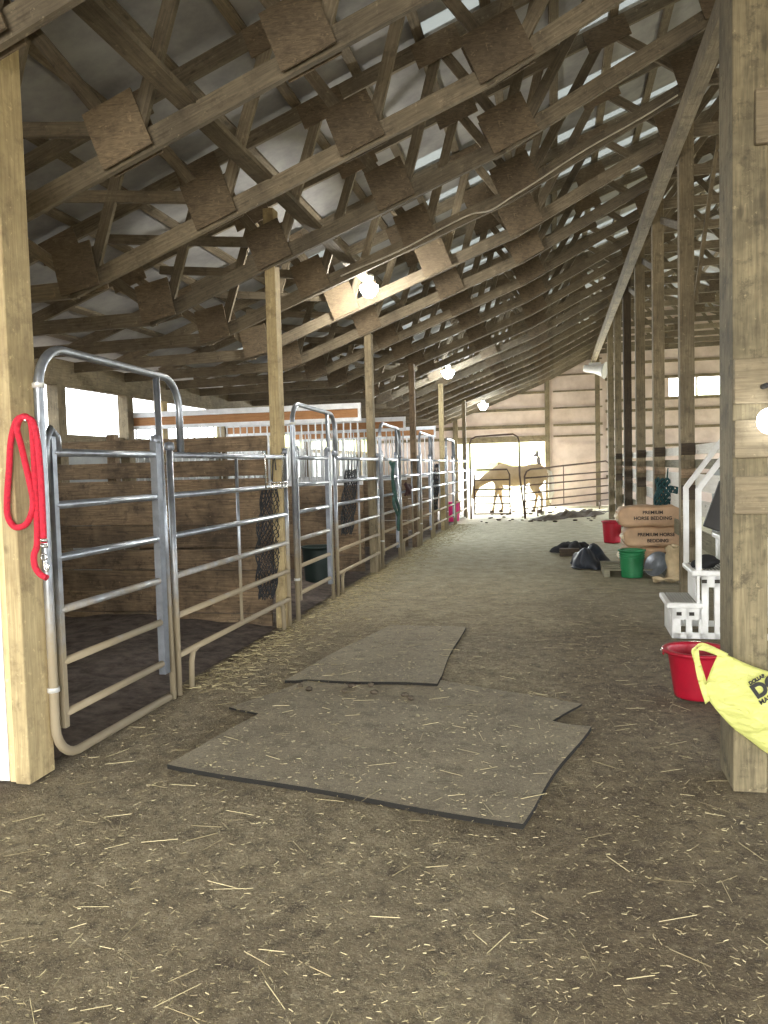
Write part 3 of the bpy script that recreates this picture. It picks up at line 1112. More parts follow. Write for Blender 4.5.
def horse(name, label, loc, rotz, mat, hair, head_down=True, scale=1.0, stance=0, side=-1):
    """Faces +x in its own frame, withers 1.5 m."""
    t = thing(name, label, 'horse', loc, rotz)
    t.scale = (scale,) * 3
    b = MB()
    # trunk: chest, barrel, flank, croup
    spine = [(0.62, 1.16, .20, .24), (0.5, 1.17, .245, .31), (0.36, 1.17, .265, .33), (0.15, 1.13, .28, .315), (-0.1, 1.12, .295, .32), (-0.35, 1.14, .285, .30),
             (-0.55, 1.19, .275, .285), (-0.75, 1.22, .265, .275), (-0.93, 1.19, .22, .235), (-1.04, 1.13, .14, .16)]
    P = []
    for x, z, ry, rz_ in spine:
        P.append([V((x, ry * math.cos(a), z + rz_ * math.sin(a))) for a in np.linspace(0, 2 * PI, 20, endpoint=False)])
    b.grid(P, closed_u=True)
    b.face([0 + i for i in range(20)][::-1])
    nb = len(b.v)
    b.face([nb - 20 + i for i in range(20)])
    b.ellipsoid((0.32, 0, 1.42), (0.22, 0.075, 0.11))            # withers
    b.ellipsoid((-0.62, 0, 1.36), (0.30, 0.17, 0.13))            # croup
    for s in (-1, 1):
        b.ellipsoid((-0.72, s * .15, 1.06), (0.26, 0.13, 0.32))  # thigh mass
        b.ellipsoid((0.45, s * .15, 1.08), (0.19, 0.11, 0.27))   # shoulder
    legs = []
    for s in (-1, 1):
        sw = (0.16 if s > 0 else -0.1) * (1 if stance == 0 else 0.2)
        fl = [(0.46, s * .16, 0.95), (0.45 + sw * .2, s * .16, 0.72), (0.46 + sw * .55, s * .15, 0.48), (0.45 + sw * .9, s * .15, 0.24), (0.45 + sw, s * .15, 0.12), (0.49 + sw, s * .15, 0.04)]
        b.tube(fl, [.105, .085, .06, .042, .05, .06], 12)
        hs = (-0.10 if s > 0 else 0.12) * (1 if stance == 0 else 0.2)
        hl = [(-0.68, s * .17, 0.95), (-0.62 + hs * .2, s * .17, 0.78), (-0.80 + hs * .6, s * .16, 0.52), (-0.79 + hs * .8, s * .16, 0.40), (-0.77 + hs, s * .15, 0.14), (-0.73 + hs, s * .15, 0.04)]
        b.tube(hl, [.16, .12, .068, .052, .048, .06], 12)
        legs += [fl[-1], hl[-1]]
    # neck and head
    if head_down:
        nk = [(0.46, 0, 1.22), (0.72, 0, 1.12), (0.95, 0, 0.98), (1.12, 0, 0.86)]
        nr = [.24, .17, .13, .11]
        hd = [(1.10, 0, 0.93), (1.16, 0, 0.80), (1.20, 0, 0.66), (1.24, 0, 0.50), (1.25, 0, 0.42)]
        ear0, fdir = V((1.15, 0, 0.98)), V((0.35, 0, .5))
    else:
        nk = [(0.44, 0, 1.24), (0.66, 0, 1.42), (0.82, 0, 1.62), (0.90, 0, 1.76)]
        nr = [.24, .17, .13, .115]
        hd = [(0.90, 0, 1.82), (1.00, 0, 1.76), (1.12, 0, 1.66), (1.26, 0, 1.53), (1.32, 0, 1.48)]
        ear0, fdir = V((0.90, 0, 1.92)), V((0.05, 0, .5))
    for s in np.linspace(0, 1, 1):
        pass
    b.tube(spline(nk, 4), list(np.interp(np.linspace(0, 3, len(spline(nk, 4))), range(4), nr)), 14)
    sp = spline(hd, 4)
    b.tube(sp, list(np.interp(np.linspace(0, 4, len(sp)), range(5), [.10, .115, .09, .066, .055])), 12)
    for s in (-1, 1):
        e0 = ear0 + V((0, s * .055, 0))
        b.tube([e0 - fdir * .1, e0 + fdir * .1 + V((0, s * .01, 0)), e0 + fdir * .28 + V((0, s * .02, 0))], [.035, .034, .012], 8)
    remeshed(b, 'body', mat, t)
    if not head_down:
        for s in (-1, 1):
            e0 = ear0 + V((0, s * .055, 0))
            MB().tube([e0 - fdir * .1, e0 + fdir * .12 + V((0, s * .01, 0)), e0 + fdir * .32 + V((0, s * .02, 0))], [.042, .040, .014], 8).build('ear', M_BLACK, t)
        MB().ellipsoid((.95, 0, 1.87), (.10, .10, .085), 12, 8).build('forelock', M_BLACK, t)
        MB().ellipsoid((.88, .10 * side, 1.70), (.075, .04, .16), 12, 8).build('cheek_patch', M_BLACK, t)
    # eyes
    ex = hd[1]
    for s in (-1, 1):
        MB().ellipsoid((ex[0] + .03, s * .088, ex[2] + .03), (.022, .016, .022), 8, 6).build('eye', M_BLACK, t)
    # hooves
    for (x, y, z) in legs:
        MB().lathe([(.072, -.04), (.07, -.03), (.056, .04)], (x + .01, y, z), 12, sx=1.1, cap1=True).build('hoof', M_HOOF, t)
    # mane and tail as hanging locks
    mn = MB()
    spn = spline(nk, 6)
    for q in range(0, len(spn) - 1):
        p = spn[q]
        rr_ = np.interp(q / (len(spn) - 1), [0, .33, .66, 1], nr)
        for jj in range(2):
            top = p + V((random.uniform(-.02, .02), 0, rr_ * .98))
            s = 1 if jj else -1
            mn.tube([top, top + V((.01, .06 * side, -.02)), top + V((.02, .12 * side, -.14)), top + V((.03 + .02 * s, .13 * side, -.28))], [.028, .03, .024, .008], 6)
    mn.build('mane', hair, t)
    tl = MB()
    for q in range(16):
        ox, oy = random.uniform(-.04, .04), random.uniform(-.05, .05)
        tl.tube([(-1.03, oy * .4, 1.26), (-1.12, oy * .7, 1.22), (-1.16 + ox, oy, 0.95), (-1.15 + ox * 1.3, oy * 1.2, 0.6), (-1.12 + ox, oy, 0.34 + random.uniform(-.08, .1))], [.045, .055, .06, .05, .012], 7)
    tl.build('tail', hair, t)
    return t


horse('horse', 'palomino horse with a white tail standing behind the far gate, head lowered', (-1.28, 24.9, 0), PI, M_PALO, M_MANE, True, 1.0)
horse('horse', 'white horse with dark ears and mane, raised head showing above the palomino', (0.24, 29.2, -0.06), PI * 1.08, M_MANE, M_BLACK, False, 0.98, 1, 1)

# ------------------------------------------------------------------ lead rope on the near left post
RY = 3.285


def rp(px, py, dy=0.0):
    return at_y(px, py, RY + dy)


t = thing('lead_rope', 'red lead rope looped over the near left post, chrome clip hanging down', 'rope', (0, 0, 0))
strand = [(27, 417), (17, 420), (11, 440), (9, 470), (7, 500), (8, 517), (15, 527), (25, 525), (31, 515), (33, 500), (28, 475), (21, 445), (17, 428), (22, 417), (30, 420), (33, 440), (35, 480), (37, 520), (37, 545), (34, 555), (35, 566), (40, 574), (47, 578)]
offs = [0.0, 0, 0, 0, 0, 0, 0, 0, -.012, -.012, -.012, -.012, -.012, -.01, 0.0, 0, 0, 0, 0, 0, 0, 0, 0]
MB().tube(spline([rp(a, b, o) for (a, b), o in zip(strand, offs)], 5), 0.015, 10).build('rope', M_ROPE, t)
st2 = [(24, 417), (33, 422), (38, 445), (41, 480), (43, 520), (44, 543)]
MB().tube(spline([rp(a, b, -.016) for a, b in st2], 5), 0.015, 10).build('rope', M_ROPE, t)
for yy in (540, 546):
    p = rp(44, yy, -.016)
    MB().tube([p - V((0, 0, .008)), p + V((0, 0, .008))], 0.0175, 10).build('crimp', M_CHROME, t)
c = rp(44, 557, -.016)
MB().tube([c + V((.014 * math.cos(a), 0, .014 * math.sin(a))) for a in np.linspace(0, 2 * PI, 14, endpoint=False)], 0.0035, 6, closed=True).build('ring', M_CHROME, t)
MB().tube(spline([c + V((0, 0, -.013)), c + V((0, 0, -.05)), c + V((.012, 0, -.068)), c + V((.02, 0, -.05)), c + V((.014, 0, -.03))], 5), 0.005, 8).build('snap_clip', M_CHROME, t)
nl = MB().tube([rp(25, 422, 0.045), rp(25, 420, -.03)], 0.005, 8).build('nail', M_CHROME)
tag(nl, 'small nail in the near left post holding up the red rope', 'nail')

# ------------------------------------------------------------------ hay nets and ropes on the panels


def net_obj(name, mat, parent, top, bottom, wmax, depth, r=0.0042, rows=14, cols=12, lean=0.0):
    """Knotted diamond net hanging as a slack bag."""
    mb = MB()
    top, bottom = V(top), V(bottom)
    H = top.z - bottom.z

    def pt(i, j):
        s = i / rows
        w = wmax * (0.35 + 0.65 * math.sin(min(1, s * 1.15 + .12) * PI * .72)) * (1 - max(0, s - .82) * 3.2)
        a = 2 * PI * (j + (i % 2) * .5) / cols
        c = top.lerp(bottom, s)
        wob = 1 + .15 * math.sin(3 * a + i)
        return c + V((depth * math.sin(a) * wob, w * math.cos(a) * wob, .01 * math.sin(5 * a + i)))
    for i in range(rows):
        for j in range(cols):
            a = pt(i, j)
            for q in ((0, 1) if i % 2 else (0, -1)):
                bq = pt(i + 1, (j + q))
                mb.tube([a, bq], r, 4, cap=False)
    return mb.build(name, mat, parent)


p1, p2 = at_x(271, 487, -2.60), at_x(267, 598, -2.62)
t = thing('hay_net', 'empty black hay net hanging inside the nearest panel by the yellow-edged post', 'hay net', (0, 0, 0), 0, 'hay nets')
net_obj('net', M_NET, t, p1, p2, 0.26, 0.06, 0.0042, 27, 16)
MB().tube(spline([p1 + V((0, .03, 0)), at_x(273, 462, -2.55), at_x(274, 455, -2.5), at_x(276, 470, -2.46)], 5), 0.006, 6).build('hanging_cord', M_NET, t)
p1, p2 = at_x(351, 470, -2.56), at_x(347, 534, -2.58)
t = thing('hay_net', 'black hay net on the second panel, in front of the white bars', 'hay net', (0, 0, 0), 0, 'hay nets')
net_obj('net', M_NET, t, p1, p2, 0.24, 0.06, 0.0055, 20, 14)
for px_ in (348, 352, 357):
    MB().tube([at_x(px_, 459, -2.53), at_x(px_, 484, -2.545)], 0.008, 6).build('hanging_cord', M_NET, t)
p1, p2 = at_x(437, 464, -2.57), at_x(435, 510, -2.6)
t = thing('hay_net', 'dark hay net on the panel before the pink bucket', 'hay net', (0, 0, 0), 0, 'hay nets')
net_obj('net', M_NET, t, p1, p2, 0.26, 0.05, 0.008, 10, 9)

# wire rack clipped over the two top rails
t = thing('wire_rack', 'small chrome wire rack hooked over the top rail near the first hay net', 'rack', (0, 0, 0))
q = [at_x(265, 456, -2.465), at_x(266, 488, -2.465), at_x(282, 487, -2.465), at_x(284, 456, -2.465)]
MB().tube([q[0] + V((-.03, 0, .03)), q[0], q[1], q[2], q[3], q[3] + V((-.03, 0, .03))], 0.007, 8).build('frame', M_CHROME, t)
bk = MB()
for i in range(6):
    a = lerp(q[1], q[2], i / 5)
    bk.tube([a + V((0, 0, .05)), a + V((.05, 0, .04)), a + V((.05, 0, -.01)), a], 0.004, 6)
for dz, dx in ((.045, .05), (0.0, .05)):
    bk.tube([q[1] + V((dx, 0, dz)), q[2] + V((dx, 0, dz))], 0.005, 6)
bk.build('basket_grid', M_CHROME, t)

# green rope wound down the third gate
t = thing('lead_rope', 'green and grey rope wound down the latch side of the third bow gate', 'rope', (0, 0, 0))
for dx, ph in ((-.012, 0), (.014, 1.8)):
    pp = []
    for i in range(40):
        s = i / 39
        base = at_x(391 + 8 * s, 462 + 68 * s, GX + 0.045)
        pp.append(base + V((dx + .02 * math.sin(9 * s + ph), .05 * math.sin(17 * s + ph), 0)))
    MB().tube(pp, 0.024, 8).build('strand', M_GREENROPE, t)
c = at_x(404, 490, GX + 0.0)
cl = MB()
P = []
for i in range(13):
    row = []
    for j in range(9):
        u, v_ = i / 12, j / 8
        row.append(c + V((.03 + .05 * math.sin(PI * v_), (u - .5) * .34, (v_ - .5) * .14 + .03 * math.sin(7 * u) - .02 * math.cos(9 * v_ + 3 * u))))
    P.append(row)
cl.grid(P)
o = cl.build('bridle_cloth', plain('dark_maroon_cloth', (64, 36, 36), .85))
sm = o.modifiers.new('solid', 'SOLIDIFY')
sm.thickness = 0.03
tag(o, 'small dark maroon cloth bunched on the rail beside the green rope', 'cloth')

# ------------------------------------------------------------------ buckets


def bucket(name, label, loc, r0, r1, h, mat, rim=0.012, ribs=(), handle=True, sx=1.0, rimw=.02, fill=None, tilt=0):
    t = thing(name, label, 'bucket', loc, tilt)
    prof = [(r0 * .2, 0.006), (r0 * .96, 0.0), (r0, 0.012)]
    nst = 12
    for i in range(1, nst + 1):
        s = i / nst
        prof.append((r0 + (r1 - r0) * s, 0.012 + (h - .03) * s))
    prof += [(r1 + rimw, h - .02), (r1 + rimw + .002, h - .006), (r1 + rimw - .004, h), (r1 - .004, h - .002)]
    for i in range(nst, -1, -1):
        s = i / nst
        prof.append((r0 + (r1 - r0) * s - rim * .6, 0.02 + (h - .035) * s))
    prof.append((0.0, 0.02))
    MB().lathe(prof, (0, 0, 0), 36, sx=sx).build('shell', mat, t)
    for z in ribs:
        r = r0 + (r1 - r0) * z / h
        MB().lathe([(r - .002, z - .008), (r + .012, z - .006), (r + .012, z + .006), (r - .002, z + .008)], (0, 0, 0), 36).build('rim_ring', mat, t)
    if handle:
        rr_ = r1 + rimw + .004
        for s in (-1, 1):
            MB().ellipsoid((s * (rr_ - .012) * sx, 0, h - .035), (.007, .012, .012), 10, 6).build('handle_lug', mat, t)
        pts = [V((rr_ * sx * math.cos(a), rr_ * 0.95 * math.sin(a), h - .03 + .03 * math.sin(a))) for a in np.linspace(0, PI, 19)]
        MB().tube(pts, 0.004, 8).build('handle', M_CHROME, t)
    return t


pb = at_z(692, 694)
bucket('muck_bucket', 'big red bucket with a wire handle between the mounting steps and the yellow bag', (0.865, 5.25, 0), 0.14, 0.18, 0.305, M_RED, rimw=.032)
# handle-side lies across the rim toward the post
bucket('feed_bucket', 'green ribbed bucket in front of the paper bags', (at_z(632, 577).x, 10.62, 0), 0.135, 0.155, 0.36, M_GREEN, ribs=(.25, .28, .31), handle=False)
bucket('feed_bucket', 'red bucket behind the left end of the paper bags', (1.02, 15.2, 0.0), 0.15, 0.175, 0.40, M_RED, handle=False)
bucket('muck_bucket', 'dark green bucket on the stall floor behind the second bow gate', (-3.08, 9.95, 0.03), 0.17, 0.2, 0.46, M_BINGREEN, handle=False, rimw=.025)
pk = at_x(453, 520, -2.72)
bucket('feed_bucket', 'bright pink bucket inside the far end stall front', (-2.74, pk.y, 0), 0.19, 0.22, 0.52, M_PINK, handle=False)

# ------------------------------------------------------------------ rubber mats


def inside(q, x, y):
    n = len(q)
    d = 1e9
    for i in range(n):
        a, b = V(q[i]), V(q[(i + 1) % n])
        e = b - a
        d = min(d, (e.x * (y - a.y) - e.y * (x - a.x)) / e.length)
    return d


M3 = [(-2.03, 4.60), (-0.38, 3.82), (0.14, 4.94), (-1.52, 5.72)]
M1 = [(-1.96, 3.61), (-0.16, 3.21), (0.17, 4.50), (-1.68, 4.92)]
M2 = [(-1.90, 5.22), (-0.81, 5.22), (-0.83, 7.17), (-1.55, 7.22)]


def mat_mesh(q, th, name, label, over=None, seed=1):
    r = random.Random(seed)
    nn = 26
    ph = [r.uniform(0, 6) for _ in range(6)]

    def pos(u, v):
        a = V(q[0]).lerp(V(q[1]), u)
        b = V(q[3]).lerp(V(q[2]), u)
        p = a.lerp(b, v)
        w = .012
        p.x += w * math.sin(7 * v + ph[0]) * (1 if u in (0, 1) else .3)
        p.y += w * math.sin(9 * u + ph[1]) * (1 if v in (0, 1) else .3)
        z = 0.0
        if over:
            dd = inside(over, p.x, p.y)
            z = 0.0115 * max(0.0, min(1.0, dd / 0.05 + 0.9))
        z += .0025 * math.sin(4 * p.x + ph[2]) * math.sin(3.3 * p.y + ph[3]) + .0025
        return p.x, p.y, z
    mb = MB()
    top = [[(pos(i / nn, j / nn)[0], pos(i / nn, j / nn)[1], pos(i / nn, j / nn)[2] + th) for j in range(nn + 1)] for i in range(nn + 1)]
    bot = [[(x, y, z - th - .004) for x, y, z in row] for row in top]
    mb.grid([row[::-1] for row in top])
    mb.grid(bot)
    bd = [(i, 0) for i in range(nn)] + [(nn, j) for j in range(nn)] + [(i, nn) for i in range(nn, 0, -1)] + [(0, j) for j in range(nn, 0, -1)]
    k0 = len(mb.v)
    for i, j in bd:
        mb.v.append(top[i][j])
        mb.v.append(bot[i][j])
    nbd = len(bd)
    for e in range(nbd):
        e2 = (e + 1) % nbd
        mb.face((k0 + 2 * e, k0 + 2 * e + 1, k0 + 2 * e2 + 1, k0 + 2 * e2), None, 1)
    o = mb.build(name, [M_RUBBER, M_RUBBERSHADE])
    tag(o, label, 'mat', 'rubber stall mats in the aisle')
    return o


mat_mesh(M3, 0.010, 'rubber_mat', 'dusty rubber mat lying underneath the other two, only its corners showing', None, 2)
mat_mesh(M1, 0.020, 'rubber_mat', 'largest dusty rubber mat, nearest to the camera', M3, 3)
mat_mesh(M2, 0.016, 'rubber_mat', 'dusty rubber mat farther up the aisle with dark lumps along its edge', M3, 4)
for i, (px_, py_) in enumerate(((300, 689), (309, 692), (352, 689), (371, 688), (374, 695), (405, 698), (411, 701), (345, 694))):
    p = at_z(px_, py_, 0.0)
    o = MB().ellipsoid((p.x, p.y, 0.022), (random.uniform(.02, .04), random.uniform(.015, .03), .015), 9, 6).build('manure_lump', M_MANURE)
    tag(o, 'small dark manure lump by the edge of the far rubber mat', 'manure', 'dark lumps by the far rubber mat')

# ------------------------------------------------------------------ mounting steps (white, three treads, two rails), set a little askew
t = thing('mounting_steps', 'white plastic mounting steps with two handrails behind the thick post', 'steps', (0.94, 7.5, 0), math.radians(-1))
Wd = 0.56     # across (y): 0 = far side, -Wd = near side
tr = [(0.0, 0.27, 0.30), (0.20, 0.52, 0.575), (0.45, 1.05, 0.85)]
for i, (xa, xb, z) in enumerate(tr):
    o = MB().box(xa - 0.03, xb, -Wd - .01, 0.01, z - 0.045, z, 'y')
    o = o.build('tread', M_WHITEPL, t, bevel=0.012)
    gm = MB()
    n = 9
    for q in range(n):
        x = xa + 0.01 + (xb - xa - .06) * q / n
        gm.box(x, x + (xb - xa - .06) / n * .55, -Wd + .03, -.03, z, z + .005, 'y')
    gm.build('tread_ribs', M_TREAD, o)
    o.children[0].location = (0, 0, 0)
for s, yy in ((0, -Wd), (1, -0.03)):
    for i, (xa, xb, z) in enumerate(tr):
        x1 = tr[i + 1][0] if i < 2 else 1.0
        z0 = 0.0
        pan = MB()
        xe = xb if i < 2 else 1.0
        # side cheek with two slots
        if i == 0:
            cuts = [(xa + .02, xa + .085), (xa + .125, xa + .175), (xa + .225, xa + .25)]
        elif i == 1:
            cuts = [(xa + .05, xa + .10), (xa + .15, xa + .19), (xa + .235, xa + .25)]
        else:
            cuts = [(xa, xa + .12), (xa + .2, xa + .28), (xa + .36, xa + .55)]
        for ca, cb in cuts:
            pan.box(ca, cb, yy, yy + .03, 0, z - .045, 'z')
        pan.box(xa + .02 if i == 0 else xa + .05, xe - .02, yy, yy + .03, z - .14, z - .045, 'x')
        pan.box(xa + .02 if i == 0 else xa + .05, xe - .02, yy, yy + .03, 0.0, 0.05, 'x')
        pan.build('side_panel', M_WHITEPL, t, bevel=0.003)
        if s == 0:
            for q in range(2):
                MB().box(xa + .05 + .1 * q, xa + .09 + .1 * q, yy - .004, yy + .002, z - .105, z - .075, 'x').build('slot', M_HOLESHADE, t)  # dark plates painted on for the shade inside the recesses
for i, (xa, xb, z) in enumerate(tr):
    za = 0.0 if i == 0 else tr[i - 1][2]
    MB().box(xa + .015, xa + .035, -Wd + .01, -.01, za, z - .04, 'y').build('riser', M_WHITEPL, t)
    MB().box(xa + .008, xa + .014, -Wd + .08, -.08, za + .05, z - .09, 'y').build('riser_panel', M_WHITEPL, t, bevel=.002)
for yy in (-Wd + .03, -.03):
    xr = tr[1][0] + .03 if yy < -.2 else tr[0][0] + .20
    zb = .55
    pts = [(xr, yy, zb), (xr, yy, 1.25), (xr + .55, yy, 2.0), (xr + 1.0, yy, 2.05)]
    mb = MB()
    mb.beam(pts[0], V(pts[1]) + V((0, 0, .012)), .045, .045, up=(0, 1, 0))
    mb.beam(pts[1], pts[2], .045, .045, up=(0, 1, 0))
    mb.build('handrail', M_WHITEPL, t, bevel=.008)
cl = MB()
for q in range(7):
    cl.ellipsoid((1.24 + random.uniform(-.06, .06), 7.08 + random.uniform(-.06, .08), .60 + random.uniform(0, .05)), (random.uniform(.05, .09), random.uniform(.04, .08), random.uniform(.025, .05)), 10, 7, Matrix.Rotation(random.uniform(0, 3), 3, 'X'))
o = cl.build('riding_glove', M_BLACK)
r = o.modifiers.new('remesh', 'REMESH')
r.mode, r.voxel_size = 'VOXEL', .012
tag(o, 'crumpled black gloves lying on the middle tread of the white steps', 'gloves')
o = MB().beam((1.40, 7.55, 0.86), (1.55, 7.6, 1.27), 0.055, 0.22, up=(1, 0, 0)).build('leaning_board', M_CHARCOAL, bevel=.01)
o = o
tag(o, 'charcoal foam board leaning on the top platform of the white steps', 'board')

# grey sheet and green-grey panel behind the steps
o = MB().box(1.9, 4.6, 10.4, 10.45, 0.0, 1.42, 'x').build('sheet_panel', M_GREYMETAL)
tag(o, 'grey metal sheet fencing standing behind the white steps', 'panel')

# ------------------------------------------------------------------ paper bags on a pallet


def paper_bag(label, loc, L, D, H, rotz, lines, flip=False, lean=0.0):
    t = thing('paper_sack', label, 'sack', loc, rotz, 'paper bedding sacks')
    mb = MB()
    nu, nv = 22, 28
    P = []
    for i in range(nu + 1):
        u = -1 + 2 * i / nu
        k_ = (1 - abs(u) ** 9) ** .5 if abs(u) < 1 else 0.0
        k_ = .45 + .55 * k_
        row = []
        for j in range(nv):
            a = 2 * PI * j / nv
            ca, sa = math.cos(a), math.sin(a)
            e = .30
            x = u * L / 2 + .01 * math.sin(5 * a + 3 * u)
            y = math.copysign(abs(ca) ** e, ca) * D / 2 * (.75 + .25 * k_)
            z = math.copysign(abs(sa) ** e, sa) * H / 2 * k_
            z += .008 * math.sin(6 * u + 2 * a)
            row.append((x, y, z + H / 2))
        P.append(row)
    mb.grid(P, closed_u=True)
    mb.face([0 + j for j in range(nv)][::-1])
    nb = len(mb.v)
    mb.face([nb - nv + j for j in range(nv)])
    body = mb.build('sack_body', M_KRAFT, t)
    for s in (-1, 1):   # folded ends
        f = MB()
        f.hexa([(s * (L / 2 - .01), -D * .42, H * .38), (s * (L / 2 + .035), -D * .40, H * .42), (s * (L / 2 + .035), D * .40, H * .42), (s * (L / 2 - .01), D * .42, H * .38),
                (s * (L / 2 - .01), -D * .42, H * .62), (s * (L / 2 + .02), -D * .38, H * .58), (s * (L / 2 + .02), D * .38, H * .58), (s * (L / 2 - .01), D * .42, H * .62)])
        f.build('folded_end', M_KRAFTPALE, t, bevel=.008)
    for (tx, sz, x, z) in lines:
        text(tx, sz, M_INK, t, (x, -D / 2 - .004, z), (PI / 2, 0, 0), bold=.0016)
    return t


BX, BY = 1.22, 11.05
pal = thing('wooden_pallet', 'low wooden pallet under the paper sacks', 'pallet', (BX, BY, 0))
for yy in (-.42, -.2, .02, .24, .4):
    MB().box(-.62, .22, yy - .05, yy + .05, 0.085, 0.105, 'x').build('deck_board', W_GREY, pal, bevel=.003)
for xx in (-.58, -.2, .18):
    MB().box(xx - .04, xx + .04, -.47, .45, 0.0, 0.085, 'y').build('bearer', W_GREY, pal)
paper_bag('lowest brown paper sack of the stack, half hidden by the green bucket', (BX + .02, BY, 0.105), .80, .46, .26, 0, [('PREMIUM', .055, .12, .17), ('BEDDING', .055, .14, .10)])
paper_bag('middle brown paper sack of the stack of three', (BX + .06, BY - .01, 0.36), .80, .46, .27, 0, [('PREMIUM HORSE', .062, 0, .17), ('BEDDING', .062, 0.02, .09)])
paper_bag('topmost brown paper sack of the stack of three', (BX, BY, 0.625), .82, .47, .28, 0, [('PREMIUM', .062, .02, .195), ('HORSE BEDDING', .062, 0.02, .12)])

# crumpled sack, feed scoop in front
cs = MB()
P = []
for i in range(15):
    s = i / 14
    row = []
    for j in range(26):
        a = 2 * PI * j / 26
        r_ = .14 * (1 - .1 * s) * (1 + .14 * math.sin(5 * a + 6 * s) + .08 * math.sin(9 * a - 5 * s))
        row.append((r_ * 1.05 * math.cos(a), r_ * .8 * math.sin(a), .42 * s + .02 * math.sin(4 * a)))
    P.append(row)
cs.grid(P, closed_u=True)
o = cs.build('paper_sack', M_KRAFTPALE)
sm = o.modifiers.new('solid', 'SOLIDIFY')
sm.thickness = .006
o.location = (1.50, 10.45, 0.0)
tag(o, 'open crumpled brown paper sack standing by the white steps', 'sack')
fl = MB()
P = []
for i in range(12):
    row = []
    for j in range(12):
        u, v_ = i / 11 - .5, j / 11 - .5
        row.append((u * .34, v_ * .26, .02 + .03 * abs(math.sin(6 * u + 3 * v_)) + .02 * math.sin(9 * v_)))
    P.append(row)
fl.grid(P)
o = fl.build('paper_wrapper', M_KRAFTPALE)
sm = o.modifiers.new('solid', 'SOLIDIFY')
sm.thickness = .006
o.location = (1.33, 10.15, -0.004)
tag(o, 'flattened brown paper wrapper on the dirt before the open sack', 'paper')
sc = thing('feed_pan', 'shallow grey metal feed pan tipped on edge beside the green bucket', 'pan', (1.285, 10.58, 0.0))
sh = MB().lathe([(0.0, 0.0), (.09, .004), (.13, .03), (.165, .07), (.17, .072), (.16, .062), (.12, .022), (0.0, .01)], (0, 0, 0), 26).build('pan_shell', M_STEELFLAT, sc)
sh.rotation_euler = (math.radians(62), 0.0, math.radians(-40))
sh.location = (0, 0, .15)

# tarp / jacket heap, tack pile
def cloth_heap(name, label, mat, c, sx, sy, h, seed, cat):
    r = random.Random(seed)
    ph = [r.uniform(0, 6) for _ in range(8)]
    P = []
    n = 30
    for i in range(n + 1):
        row = []
        for j in range(n + 1):
            u, v_ = 2 * i / n - 1, 2 * j / n - 1
            rad = math.sqrt(u * u + v_ * v_)
            e = max(0, 1 - rad ** 2.2)
            edge = 1 + .14 * math.sin(5 * math.atan2(v_, u) + ph[0])
            z = h * e ** .6 * (0.7 + .3 * math.sin(5 * u + ph[1]) * math.cos(4 * v_ + ph[2])) + .035 * abs(math.sin(8 * u + 5 * v_ + ph[3])) * e + .012
            sq = 1 / max(1, max(abs(u), abs(v_)) and rad / max(abs(u), abs(v_), 1e-6))
            row.append((c[0] + u * sx * edge * sq, c[1] + v_ * sy * edge * sq, c[2] + z))
        P.append(row)
    o = MB().grid(P).build(name, mat)
    s_ = o.modifiers.new('solid', 'SOLIDIFY')
    s_.thickness, s_.offset = .012, -1
    return tag(o, label, cat)


cloth_heap('tarp_heap', 'navy and black tarp heaped between the paper sacks and the dark pile', M_TARP, (0.47, 11.75, 0), .27, .5, .30, 3, 'tarp')
cloth_heap('saddle_pad_heap', 'low black saddle pads piled flat on the aisle floor', M_BLACK, (0.30, 13.6, 0.0), .36, .5, .16, 5, 'pads')
o = MB().box(0.05, 0.36, 12.95, 13.1, 0, .12, 'x').build('wood_block', W_POSTDARK, bevel=.01)
tag(o, 'short dark timber block in front of the black saddle pads', 'block')
# teal hay net hung on the second ridge post
t = thing('hay_net', 'dark teal hay net hanging at the ridge posts above the paper sacks', 'hay net', (0, 0, 0), 0, 'hay nets')
net_obj('net', M_TEAL, t, at_y(667, 478, 11.2), at_y(665, 508, 11.2), 0.07, 0.13, 0.012, 9, 12)
MB().tube([at_y(668, 468, 11.2), at_y(667, 480, 11.2)], .01, 6).build('hanging_cord', M_TEAL, t)

# ------------------------------------------------------------------ yellow shopping bag at the near post
YB = 3.64
t = thing('shopping_bag', 'thin yellow plastic shopping bag with black letters hanging across the thick post', 'bag', (0, 0, 0))
topc = [(719, 651), (726, 655), (738, 660), (752, 665), (768, 671), (790, 681), (812, 694)]
botc = [(703, 691), (710, 701), (719, 713), (733, 729), (750, 741), (768, 753), (790, 761)]
top_w = [at_y(a, b, YB) for a, b in topc]
bot_w = [at_y(a, b, YB) for a, b in botc]
tw, bw = spline(top_w, 5), spline(bot_w, 5)
P = []
n = len(tw)
for i in range(n):
    s = i / (n - 1)
    dep = .008 + .05 * math.sin(min(1, s * 1.05) * PI * .62)
    row = []
    for j in range(28):
        a = 2 * PI * j / 28
        v_ = .5 - .5 * math.cos(a)
        base = tw[i].lerp(bw[i], v_)
        fold = 1 + .12 * math.sin(11 * v_ + 3 * s) + .06 * math.sin(23 * v_ - 7 * s)
        row.append(base + V((0, -dep * math.sin(a) * fold if math.sin(a) > 0 else -dep * .35 * math.sin(a), .004 * math.sin(9 * s + 3 * a))))
    P.append(row)
mb = MB().grid(P, closed_u=True)
mb.face(list(range(28))[::-1])
mb.face([len(mb.v) - 28 + q for q in range(28)])
mb.build('bag_body', M_BAG, t)


